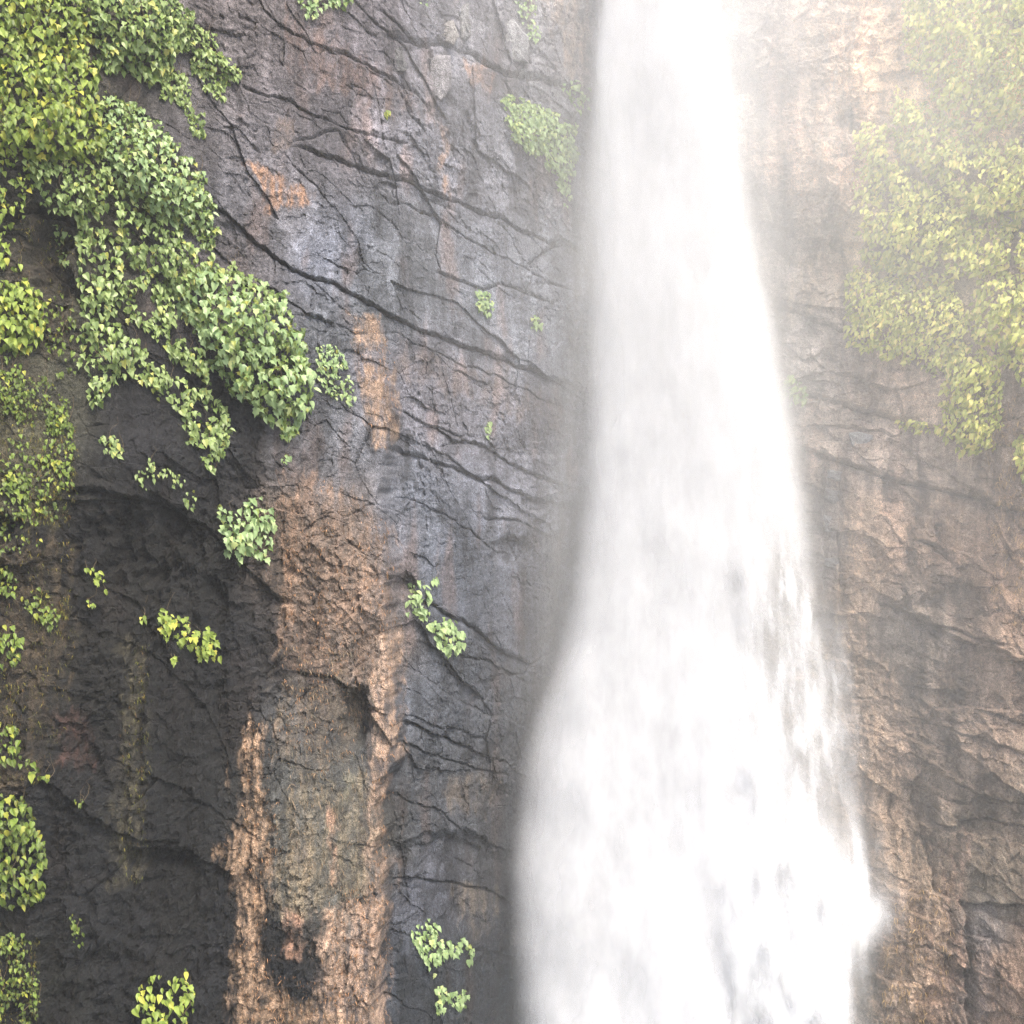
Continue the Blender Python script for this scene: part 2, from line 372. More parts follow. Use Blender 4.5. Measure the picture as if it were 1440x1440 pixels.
# bare rock from place to place, sunlight warmth painted in at upper right (x, y, r, g, b, spread px)
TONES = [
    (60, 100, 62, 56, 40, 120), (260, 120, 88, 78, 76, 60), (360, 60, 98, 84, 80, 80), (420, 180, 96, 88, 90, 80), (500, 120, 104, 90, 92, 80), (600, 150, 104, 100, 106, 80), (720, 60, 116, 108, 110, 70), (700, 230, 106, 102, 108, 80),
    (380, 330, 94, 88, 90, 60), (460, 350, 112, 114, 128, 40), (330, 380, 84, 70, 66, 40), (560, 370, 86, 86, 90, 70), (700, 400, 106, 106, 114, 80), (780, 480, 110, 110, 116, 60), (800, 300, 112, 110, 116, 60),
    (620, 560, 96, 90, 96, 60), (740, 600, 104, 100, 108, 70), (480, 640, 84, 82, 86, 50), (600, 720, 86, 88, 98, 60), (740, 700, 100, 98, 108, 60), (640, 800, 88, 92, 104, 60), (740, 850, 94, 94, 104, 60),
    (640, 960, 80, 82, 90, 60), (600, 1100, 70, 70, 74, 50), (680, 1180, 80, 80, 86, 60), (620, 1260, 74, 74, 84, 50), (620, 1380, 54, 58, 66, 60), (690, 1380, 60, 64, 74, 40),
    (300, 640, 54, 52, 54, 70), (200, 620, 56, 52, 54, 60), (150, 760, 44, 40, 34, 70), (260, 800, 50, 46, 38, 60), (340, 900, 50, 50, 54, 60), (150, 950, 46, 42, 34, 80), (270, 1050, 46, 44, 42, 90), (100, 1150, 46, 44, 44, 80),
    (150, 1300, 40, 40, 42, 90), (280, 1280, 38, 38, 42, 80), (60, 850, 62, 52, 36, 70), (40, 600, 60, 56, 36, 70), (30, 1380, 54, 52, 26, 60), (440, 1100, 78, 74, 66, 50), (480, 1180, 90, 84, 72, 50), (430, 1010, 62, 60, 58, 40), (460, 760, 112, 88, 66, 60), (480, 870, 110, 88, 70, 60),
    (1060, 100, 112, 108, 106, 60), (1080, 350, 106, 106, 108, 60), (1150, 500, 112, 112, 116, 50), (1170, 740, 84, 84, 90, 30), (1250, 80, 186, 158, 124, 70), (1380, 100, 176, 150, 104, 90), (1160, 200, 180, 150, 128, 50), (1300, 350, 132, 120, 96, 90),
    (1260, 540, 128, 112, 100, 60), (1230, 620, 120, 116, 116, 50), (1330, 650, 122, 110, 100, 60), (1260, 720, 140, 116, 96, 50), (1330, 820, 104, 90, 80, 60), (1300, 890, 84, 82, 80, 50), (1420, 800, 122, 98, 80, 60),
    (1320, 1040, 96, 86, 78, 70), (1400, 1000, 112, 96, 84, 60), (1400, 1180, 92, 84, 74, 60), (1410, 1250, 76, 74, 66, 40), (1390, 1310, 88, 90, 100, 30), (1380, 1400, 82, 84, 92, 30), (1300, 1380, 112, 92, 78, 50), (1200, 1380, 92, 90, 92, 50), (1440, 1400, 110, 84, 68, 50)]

def crackfield(px, py, cracks):
    d = np.zeros(px.shape)
    for pts, w, dep, lip, lh in cracks:
        p = np.array(pts, float); x0, x1 = p[0, 0], p[-1, 0]
        if x0 > x1: p = p[::-1]; x0, x1 = x1, x0
        near = (px > x0 - 25) & (px < x1 + 25)
        X = px[near]; Y = py[near]
        wob = 4 * noise(X / 30, Y / 60, 71) + 2 * noise(X / 9, Y / 30, 72)
        c = Y - (np.interp(X, p[:, 0], p[:, 1]) + wob)
        tp = sstep(x0 - 20, x0 + 10, X) * (1 - sstep(x1 - 10, x1 + 20, X))
        ww = .56 * w * (.45 + 1.1 * np.abs(noise(X / 30, Y / 90, 73)) + .25)
        v = -.7 * dep * np.exp(-(c / ww) ** 2) + .42 * lip * np.where(c < 0, np.exp(c / (lh * .7)), -.35 * np.exp(-c / (lh * .5)) * (1 - np.exp(-c / ww)))
        d[near] += v * tp
    return d

def relief(px, py, s, z, side):
    dip = math.radians(24 if side == 'L' else 14)
    a = s * math.cos(dip) - z * math.sin(dip); b = s * math.sin(dip) + z * math.cos(dip)
    wa = a + .16 * fbm(s / 1.1, z / 1.1, 3, 5); wb = b + .16 * fbm(s / 1.1, z / 1.1, 3, 9)
    h1, e1 = facets(wa / 3.2, wb / 1.25, 21, 1.2)
    h2, e2 = facets(wa / 1.0 + 7, wb / .5, 31, 1.3)
    h3, e3 = facets(s / .34 + .8 * fbm(s * 2, z * 2, 2, 3), z / .26, 41, 1.4)
    rough = .5 + .9 * sstep(-.25, .35, fbm(s / 2.5, z / 3.5, 3, 77))
    am = 1.0 if side == 'L' else 2.0
    d = am * (.21 * h1 + .095 * h2 * rough + .07 * h3 * rough)
    d -= .07 * (1 - sstep(0, .035, e1)) * sstep(.0, .4, noise(s / 3, z / 3, 88)) + .03 * (1 - sstep(0, .07, e2)) * sstep(0, .4, noise(s / 1.3, z / 1.3, 89))
    d += .5 * fbm(s / 4.5, z / 6, 3, 51) + .07 * fbm(s / .8, z / .9, 4, 61) * rough + .05 * np.abs(noise(s / .22, z / .2, 67)) * rough
    d += .05 * fbm(s / .12, z / .14, 2, 68) * rough
    # hanging flutes of the wet overhung parts
    if side == 'L':
        low = (1 - sstep(400, 560, px)) * sstep(620, 760, py)
        d += low * (.10 * fbm(s / .35, z / .4, 4, 95, .7) + .09 * facets(s / .22 + fbm(s, z, 2, 96), z / .18, 97, 1.6)[0])
        d += low * (.22 * (np.abs(noise(s / .7, z / 3.2, 91)) - .3) + .10 * (np.abs(noise(s / .28, z / 1.3, 92)) - .3))
    d += crackfield(px, py, CRACKS_L) if side == 'L' else 1.7 * crackfield(px, py, CRACKS_R)
    for pts, w, dep in VCRACKS:
        p = np.array(pts, float)
        if p[0, 1] > p[-1, 1]: p = p[::-1]
        if (side == 'L') != (p[0, 0] < 900): continue
        c = px - np.interp(py, p[:, 1], p[:, 0]) - 4 * noise(py / 20, px / 50, 74)
        d -= dep * np.exp(-(c / w) ** 2) * sstep(p[0, 1] - 10, p[0, 1] + 8, py) * (1 - sstep(p[-1, 1] - 8, p[-1, 1] + 10, py))
    for (cx, cy_), (rx, ry), dd in HOLLOWS:
        q = np.hypot((px - cx) / rx, (py - cy_) / ry) + .7 * fbm(px / 36, py / 44, 4, 15, .6); d -= dd * (1 - sstep(.55, 1.1, q))
    for (cx, cy_), (rx, ry), dd in BULGES:
        q = np.hypot((px - cx) / rx, (py - cy_) / ry); d += dd * (1 - sstep(0, 1.2, q))
    if side == 'L':   # the buttress that stands proud of the recessed grey face
        e = np.interp(py, EDGE[:, 1], EDGE[:, 0]) + 13 * fbm(py / 30, px / 200, 3, 33)
        amp = sstep(430, 720, py) * 1.1
        d += amp * (1 - sstep(-14, 5, px - e)) * np.exp(-np.clip(e - px, 0, 999) / 420.)
    return d

def patch_mask(px, py, pts, rough):
    p = np.array(pts, float)
    bb = (px > p[:, 0].min() - 30) & (px < p[:, 0].max() + 30) & (py > p[:, 1].min() - 40) & (py < p[:, 1].max() + 40)
    m = np.zeros(px.shape)
    X, Y = px[bb], py[bb]
    X, Y = X + 16 * fbm(Y / 60, X / 120, 3, 103, .6), Y + 14 * fbm(X / 24, Y / 80, 3, 104)
    sdv = poly_sd(X, Y, pts) + rough * (1.1 * fbm(X / 26, Y / 46, 4, 101, .62) + 1.5 * fbm(X / 9, Y / 70, 4, 102, .6))
    m[bb] = sstep(-.4 * rough, .6 * rough, sdv)
    return m

def y_base(u, v, side):
    if side == 'L':
        y = np.interp(u, [-.16, 0, .12, .25, .39, .48, .57, .66, .74], [22.6, 24, 25.6, 28, 31, 34, 37, 39.5, 40])
        return y + (.5 - v) * 1.6
    y = np.interp(u, [.60, .66, .72, .78, .85, .93, 1.0, 1.16], [41.5, 40.5, 39.6, 38.2, 36.8, 35.2, 33.6, 30.5])
    return y + (.5 - v) * 3.6

class Face:
    def __init__(self, side, u0, u1, nu, nv):
        self.side = side
        self.us = np.linspace(u0, u1, nu); self.vs = np.linspace(-.14, 1.14, nv)
        U, V = np.meshgrid(self.us, self.vs)
        Y0 = y_base(U, V, side); X = (U - .5) * K * Y0; Z = (.5 - V) * K * Y0
        s = np.cumsum(np.hypot(np.diff(X, axis=1, prepend=X[:, :1]), np.diff(Y0, axis=1, prepend=Y0[:, :1])), axis=1)
        s = np.broadcast_to(s[nv // 2], s.shape) + (0 if side == 'L' else 60)
        px, py = U * 1440, V * 1440
        D = relief(px, py, s, Z, side)
        cs = 5; ii = np.arange(0, nv, cs); jj = np.arange(0, nu, cs); cpx, cpy = px[::cs, ::cs], py[::cs, ::cs]
        ox = cpx + 26 * fbm(cpx / 60, cpy / 90, 3, 201); oy = cpy + 36 * fbm(cpx / 50, cpy / 100, 3, 202)
        T = np.zeros(ox.shape + (3,)); Wt = np.full(ox.shape, 1e-6)
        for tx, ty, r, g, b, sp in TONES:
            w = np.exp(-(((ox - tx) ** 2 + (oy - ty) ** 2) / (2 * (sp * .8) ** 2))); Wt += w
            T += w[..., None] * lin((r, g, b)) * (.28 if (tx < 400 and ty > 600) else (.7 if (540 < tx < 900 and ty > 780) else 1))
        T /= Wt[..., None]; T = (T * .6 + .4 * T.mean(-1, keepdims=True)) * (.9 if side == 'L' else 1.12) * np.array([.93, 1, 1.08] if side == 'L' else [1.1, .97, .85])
        gi = np.arange(nv) / cs; gj = np.arange(nu) / cs
        i0 = np.clip(gi.astype(int), 0, T.shape[0] - 2); j0 = np.clip(gj.astype(int), 0, T.shape[1] - 2)
        fi = np.clip(gi - i0, 0, 1)[:, None, None]; fj = np.clip(gj - j0, 0, 1)[None, :, None]
        T = (T[i0][:, j0] * (1 - fi) * (1 - fj) + T[i0 + 1][:, j0] * fi * (1 - fj) + T[i0][:, j0 + 1] * (1 - fi) * fj + T[i0 + 1][:, j0 + 1] * fi * fj)
        # rock differs from bed to bed and block to block
        h, e = facets(s / .9 + fbm(s, Z, 2, 7), Z / 1.5 + .5 * fbm(s, Z, 2, 8), 311, 0)
        T *= (1 + .6 * h + (.35 if side == 'L' else 1.0) * fbm(s / .5, Z / 1.6, 4, 312) + .22 * fbm(s / .12, Z / .2, 3, 313) + .38 * fbm(s / .32, Z / 3.2, 4, 314))[..., None]
        rusty = sstep(.12, .5, fbm(s / .9, Z / 2.4, 4, 321)) * .35
        T = T * (1 - rusty[..., None]) + rusty[..., None] * T.mean(-1, keepdims=True) * np.array([1.45, .93, .72])
        Tan = np.zeros(U.shape)
        for pts, c, k, ro, up in PATCHES:
            if (side == 'L') != (pts[0][0] < 900): continue
            m = patch_mask(px, py, pts, ro)
            D += up * .3 * m
            mm = m * k * (.12 + 1.2 * sstep(-.3, .34, fbm(px / 12, py / 44, 5, 131, .72)))
            mm = np.clip(mm, 0, 1)[..., None]; lc = lin(c); lc = (lc * .52 + lc.mean() * .48) * np.array([.70, .72, .68]); T = T * (1 - mm) + mm * lc * (1 + .3 * fbm(px / 9, py / 14, 3, 141))[..., None]
            Tan = np.maximum(Tan, m * k)
        Y = Y0 - D
        self.X, self.Y, self.Z, self.D, self.Y0, self.tan = X, Y, Z, D, Y0, Tan
        wet = np.clip(sstep(500, 700, py) * (1 - sstep(380, 560, px)) + .4, 0, 1) * (1 - .8 * Tan) if side == 'L' else .35 * (1 - .8 * Tan)
        # more rock above and below the frame, down to the pool and up to the rim
        ex = 14
        top = np.linspace(1, 0, ex, endpoint=False)[:, None]
        up_r = lambda A, row: np.repeat(A[row][None], ex, 0)
        Xa = np.vstack([up_r(X, 0), X, up_r(X, -1)]); Ya = np.vstack([up_r(Y, 0) + top * 3, Y, up_r(Y, -1)])
        Za = np.vstack([Z[0] + (21 - Z[0]) * top, Z, Z[-1] + (-18.5 - Z[-1]) * top[::-1]])
        ends = lambda A: np.concatenate([up_r(A, 0), A, up_r(A, -1)])
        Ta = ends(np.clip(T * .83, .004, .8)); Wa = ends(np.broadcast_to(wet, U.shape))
        R, C = Xa.shape
        idx = np.arange(R * C).reshape(R, C)
        F = np.stack([idx[:-1, :-1], idx[1:, :-1], idx[1:, 1:], idx[:-1, 1:]], -1).reshape(-1, 4)
        rgba = np.concatenate([Ta.reshape(-1, 3), np.ones((R * C, 1))], 1)
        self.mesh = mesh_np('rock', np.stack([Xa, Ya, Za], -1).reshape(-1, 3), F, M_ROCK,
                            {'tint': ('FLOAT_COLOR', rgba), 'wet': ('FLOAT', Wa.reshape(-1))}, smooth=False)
        self.tint = T
    def _ij(self, px, py):
        fu = (px / 1440 - self.us[0]) / (self.us[1] - self.us[0]); fv = (py / 1440 - self.vs[0]) / (self.vs[1] - self.vs[0])
        return np.clip(fv, 0, len(self.vs) - 1).astype(int), np.clip(fu, 0, len(self.us) - 1).astype(int)
    def at(self, px, py):
        """the point of the rock seen at a photo pixel"""
        px = np.asarray(px, float); py = np.asarray(py, float); qx, qy = px, py
        for _ in range(4):
            i, j = self._ij(qx, qy); r = self.Y[i, j] / self.Y0[i, j]
            qx = 720 + (px - 720) * r; qy = 720 + (py - 720) * r
        i, j = self._ij(qx, qy)
        return np.stack([self.X[i, j], self.Y[i, j], self.Z[i, j]], -1)

FL = Face('L', -.10, .665, 760, 1060)
FR = Face('R', .645, 1.10, 430, 860)
cl = tag(obj('cliff', FL.mesh), 'grey and black basalt cliff with tan streaks and slanting cracks beside the falls', 'cliff', kind='structure')
cr_ = tag(obj('cliff', FR.mesh), 'hazy brown and tan rock face beyond the falls, green bushes on its upper part', 'cliff', kind='structure')

# ------------------------------------------------------------------ ground and pool below the frame
gx = np.array([[-75, -70, -17.6], [75, -70, -17.6], [75, 75, -17.6], [-75, 75, -17.6]], float)
g = obj('ground', mesh_np('ground', gx, np.array([[0, 1, 2, 3]]), plain('wet_ground', (78, 76, 60), .8, .4, 1.5)))
tag(g, 'wet stony ground below the cliffs', 'ground', kind='structure')
a = np.linspace(0, 2 * np.pi, 64, endpoint=False); rr = 1 + .12 * np.sin(3 * a) + .08 * np.sin(5 * a + 1)
pv = np.stack([4 + 11 * rr * np.cos(a), 27 + 9.5 * rr * np.sin(a), np.full(64, -17.4)], -1); pv = np.vstack([pv, [[4, 27, -17.4]]])
pf = np.array([[i, (i + 1) % 64, 64] for i in range(64)])
p = obj('pool', mesh_np('pool', pv, pf, plain('pool_water', (150, 165, 165), .15, .2, 2)))
tag(p, 'pale churned plunge pool at the foot of the falls', 'pool', kind='structure')

# ------------------------------------------------------------------ the waterfall
L_EDGE = np.array([(852, -200), (846, -20), (836, 60), (831, 150), (828, 300), (824, 500), (816, 650), (806, 780), (784, 900), (752, 990), (726, 1080), (714, 1200), (714, 1300), (720, 1440), (720, 1640)], float)
R_EDGE = np.array([(995, -200), (1006, -20), (1016, 60), (1032, 130), (1046, 230), (1062, 330), (1086, 420), (1103, 520), (1128, 620), (1138, 700), (1156, 780), (1188, 880), (1210, 980), (1228, 1100), (1256, 1200), (1290, 1285), (1240, 1340), (1226, 1440), (1226, 1640)], float)
CORE_R = np.array([(990, -200), (1000, -20), (1020, 130), (1035, 230), (1050, 330), (1070, 420), (1085, 520), (1095, 620), (1085, 700), (1048, 790), (1030, 900), (1062, 1000), (1092, 1100), (1150, 1200), (1222, 1285), (1196, 1345), (1180, 1440), (1180, 1640)], float)
CORE_L = np.array([(856, -200), (848, 60), (842, 300), (840, 500), (838, 700), (832, 850), (818, 950), (804, 1050), (796, 1150), (790, 1300), (788, 1440), (788, 1640)], float)

mw = mat('white_water'); t = NT(mw)
aa = t.n('ShaderNodeAttribute', attribute_name='cover'); tc = t.n('ShaderNodeTexCoord')
mp = t.n('ShaderNodeMapping'); mp.inputs['Scale'].default_value = (1, 1, .16); t.l(tc.outputs['Object'], mp.inputs[0])
fn = t.noise(mp.outputs[0], 4, 3, .5, .3)
al = t.math('ADD', aa.outputs['Fac'], t.math('MULTIPLY', t.math('SUBTRACT', fn, .5), t.math('MULTIPLY', t.math('MULTIPLY', aa.outputs['Fac'], t.math('SUBTRACT', 1, aa.outputs['Fac'])), .8)), clamp=True)
df = t.n('ShaderNodeBsdfDiffuse'); df.inputs[0].default_value = (.61, .62, .64, 1)
tl = t.n('ShaderNodeBsdfTranslucent'); tl.inputs[0].default_value = (.61, .62, .64, 1)
m1 = t.n('ShaderNodeMixShader'); m1.inputs[0].default_value = .55; t.l(df.outputs[0], m1.inputs[1]); t.l(tl.outputs[0], m1.inputs[2])
tp = t.n('ShaderNodeBsdfTransparent'); m2 = t.n('ShaderNodeMixShader')
t.l(al, m2.inputs[0]); t.l(tp.outputs[0], m2.inputs[1]); t.l(m1.outputs[0], m2.inputs[2])
o = t.n('ShaderNodeOutputMaterial'); t.l(m2.outputs[0], o.inputs[0])

def sheet(ledge, redge, yc, seed, cover, thick, spread=0, nx=150, ny=420, streak=.5, soft=.16, window=None):
    w = np.linspace(0, 1, nx); v = np.linspace(-.13, 1.14, ny)
    Wd, V = np.meshgrid(w, v); py = V * 1440
    l = np.interp(py, ledge[:, 1], ledge[:, 0]) - spread; r = np.interp(py, redge[:, 1], redge[:, 0]) + spread
    kn = np.exp(-np.linspace(-2, 2, 25) ** 2); kn /= kn.sum(); sm = lambda q: np.repeat(np.convolve(np.pad(q[:, 0], 12, 'edge'), kn, 'valid')[:, None], nx, 1)
    l, r = sm(l), sm(r)
    l = l + 10 * fbm(py / 90, py * 0 + seed, 3, seed) + 4; r = r + (12 + 30 * sstep(600, 900, py)) * fbm(py / 75, py * 0 + seed + 9, 4, seed + 1, .6) - 4
    px = l + (r - l) * Wd
    bul = thick * .25 * np.sqrt(np.clip(1 - (2 * Wd - 1) ** 2, 0, 1)) * (.6 + .5 * V)
    y = yc - bul - .2 * fbm(px / 90, py / 230, 3, seed + 2) - 6.3 * np.clip(V, 0, 2) ** 1.3
    torn = .22 + .78 * sstep(980, 1060, px) * sstep(700, 800, py)          # the right flank breaks up into separate strands
    streak = streak * torn
    edge = np.minimum((px - l), (r - px))
    kb = sstep(960, 1080, px)
    n = (1 - kb) * fbm((px - .04 * py) / 58, py / 130, 4, seed + 3, .5) + kb * fbm((px - .04 * py) / 30, py / 130, 4, seed + 4, .5); n2 = fbm(px / 90, py / 150, 3, seed + 5)
    m = sstep(0, 1, np.clip(edge / (soft * 220 * (.36 + 1.3 * V)), 0, 1))
    a = cover * m * (1 + streak * (1.6 * n + 1.3 * n2))
    a = np.where(m > .98, a, a * (1 - streak * .7 * (1 - m) * (1 - sstep(-.3, .25, n))))
    if window is not None:      # beyond the solid core the water is only torn strands
        cr = np.interp(py, CORE_R[:, 1], CORE_R[:, 0]); fl = sstep(-10, 50, px - cr) * sstep(700, 820, py)
        st = fbm((px - .05 * py) / 20, py / 120, 5, seed + 31, .62)
        a = a * (1 - fl * window * (1 - sstep(-.1, .42, st)))
    X = (px / 1440 - .5) * K * y; Z = (.5 - V) * K * y
    idx = np.arange(nx * ny).reshape(ny, nx)
    F = np.stack([idx[:-1, :-1], idx[1:, :-1], idx[1:, 1:], idx[:-1, 1:]], -1).reshape(-1, 4)
    return mesh_np('sheet', np.stack([X, y, Z], -1).reshape(-1, 3), F, mw, {'cover': ('FLOAT', np.clip(a, 0, 1).reshape(-1))})

wf = tag(empty('waterfall', (3.6, 37, 10)), 'broad white waterfall plunging between the grey cliff and the brown cliff', 'waterfall')
def wpart(name, me):
    o = obj(name, me, wf); o.matrix_parent_inverse = wf.matrix_basis.inverted(); return o
wpart('water_column', sheet(CORE_L, CORE_R, 37.6, 400, 1.5, 1.1, 0, streak=.2, soft=.16))
wpart('water_sheet', sheet(CORE_L, CORE_R, 37.0, 420, 1.1, 1.2, 10, streak=.5, soft=.28))
wpart('water_sheet', sheet(L_EDGE, R_EDGE, 37.9, 440, .70, .9, 8, streak=.9, soft=.22, window=.85))
wpart('water_sheet', sheet(L_EDGE, R_EDGE, 36.5, 460, .62, 1.3, 4, streak=1.3, soft=.22, window=.9))
wpart('spray_veil', sheet(L_EDGE, R_EDGE, 36.0, 480, .5, 1.5, 10, streak=1.6, soft=.24, window=.9))
wpart('spray_veil', sheet(L_EDGE, R_EDGE, 38.2, 500, .5, .5, 18, streak=1.2, soft=.34, window=.6))
wpart('spray_veil', sheet(L_EDGE, R_EDGE, 35.4, 520, .45, 1.6, 2, streak=1.8, soft=.34, window=.9))

# ------------------------------------------------------------------ leaves
def leaf_shape(kind):
    if kind == 'heart':
        R = [(.0, .0), (.17, -.03), (.34, .12), (.38, .36), (.27, .64), (.11, .86), (0, 1.04)]
    elif kind == 'lobed':
        R = [(.0, .0), (.22, -.04), (.46, .24), (.31, .36), (.36, .62), (.14, .72), (0, 1.06)]
    else:
        R = [(.0, .0), (.14, .06), (.25, .26), (.27, .48), (.20, .72), (.08, .90), (0, 1.05)]
    V = []; tip = []
    def z(x, y): return .34 * abs(x) - .42 * y * y + .03 * math.sin(9 * y) * abs(x) * 3
    ax = [0, .2, .5, .8]
    mid = [(0, q) for q in ax]
    for x, y in mid: V.append((x, y, z(x, y) - .01)); tip.append(y * .4)
    base = len(V)
    for x, y in R[1:]: V.append((x, y, z(x, y))); tip.append(1)
    nb = len(R) - 1
    for x, y in R[1:-1]: V.append((-x, y, z(x, y))); tip.append(1)
    Rr = [base + i for i in range(nb)]; Ll = [base + nb + i for i in range(nb - 1)] + [base + nb - 1]
    F = []
    for side, ring in ((0, Rr), (1, Ll)):
        tr = [(0, ring[0], ring[1]), (0, ring[1], 1), (1, ring[1], ring[2]), (1, ring[2], 2), (2, ring[2], ring[3]), (2, ring[3], 3), (3, ring[3], ring[4]), (3, ring[4], ring[5])]
        for t_ in tr: F.append(t_ if side == 0 else t_[::-1])
    return np.array(V, float), np.array(F), np.array(tip, float)
LEAF = {k: leaf_shape(k) for k in ('heart', 'lobed', 'narrow')}
_leafmesh = {}
def leaf_mesh(kind, m):
    key = (kind, m.name)
    if key not in _leafmesh:
        V, F, tp_ = LEAF[kind]; _leafmesh[key] = mesh_np('leaf', V, F, m, {'tip': ('FLOAT', tp_)}, smooth=False)
    return _leafmesh[key]

def frames(n, normal, tipdir, jit):
    """rotation matrices with z = leaf normal and y = tip direction"""
    N = normal + jit * rng.normal(size=(n, 3)); N /= np.linalg.norm(N, axis=1, keepdims=True)
    T = tipdir + jit * .8 * rng.normal(size=(n, 3)); T -= (T * N).sum(1, keepdims=True) * N; T /= np.linalg.norm(T, axis=1, keepdims=True) + 1e-9
    B = np.cross(T, N)
    return np.stack([B, T, N], -1)

def merge_leaves(kind, m, P, R, size):
    V, F, tp_ = LEAF[kind]; n = len(P)
    W_ = np.einsum('nij,kj->nki', R, V) * size[:, None, None] + P[:, None]
    FF = F[None] + (np.arange(n) * len(V))[:, None, None]
    return mesh_np('foliage', W_.reshape(-1, 3), FF.reshape(-1, 3), m,
                   {'tip': ('FLOAT', np.tile(tp_, n)), 'rnd': ('FLOAT', np.repeat(rng.random(n), len(V)))}, smooth=False)

from mathutils import Matrix
def put_leaves(root, me, P, R, size):
    inv = np.array(root.location)
    for i in range(len(P)):
        o = bpy.data.objects.new('leaf', me); COL.objects.link(o); o.parent = root
        M4 = np.eye(4); M4[:3, :3] = R[i] * size[i]; M4[:3, 3] = P[i] - inv
        o.matrix_local = Matrix(M4.tolist())

def stems_mesh(paths, r0):
    Vs, Fs = [], []; b = 0
    for pth in paths:
        pth = np.asarray(pth, float); n = len(pth)
        if n < 2: continue
        tg = np.gradient(pth, axis=0); tg /= np.linalg.norm(tg, axis=1, keepdims=True) + 1e-9
        a1 = np.cross(tg, [0, 1, 0.01]); a1 /= np.linalg.norm(a1, axis=1, keepdims=True) + 1e-9; a2 = np.cross(tg, a1)
        r = r0 * np.linspace(1, .35, n)[:, None]
        for k in range(3):
            an = 2 * math.pi * k / 3; Vs.append(pth + r * (math.cos(an) * a1 + math.sin(an) * a2))
        for i in range(n - 1):
            for k in range(3):
                k2 = (k + 1) % 3
                Fs += [(b + k * n + i, b + k2 * n + i, b + k2 * n + i + 1), (b + k * n + i, b + k2 * n + i + 1, b + k * n + i + 1)]
        b += 3 * n
    return mesh_np('stems', np.vstack(Vs), np.array(Fs), M_STEM)

def sample_poly(pts, n, gapf=None):
    p = np.array(pts, float); lo, hi = p.min(0), p.max(0); out = np.zeros((0, 2))
    while len(out) < n:
        c = lo + rng.random((n * 3, 2)) * (hi - lo); s_ = poly_sd(c[:, 0], c[:, 1], pts) + np.clip(np.ptp(p[:, 1]) * .14, 4, 17) * fbm(c[:, 0] / 20, c[:, 1] / 20, 3, 5)
        k = s_ > 0
        if gapf is not None: k &= rng.random(len(c)) < gapf(c[:, 0], c[:, 1])
        out = np.vstack([out, c[k]])
    return out[:n]

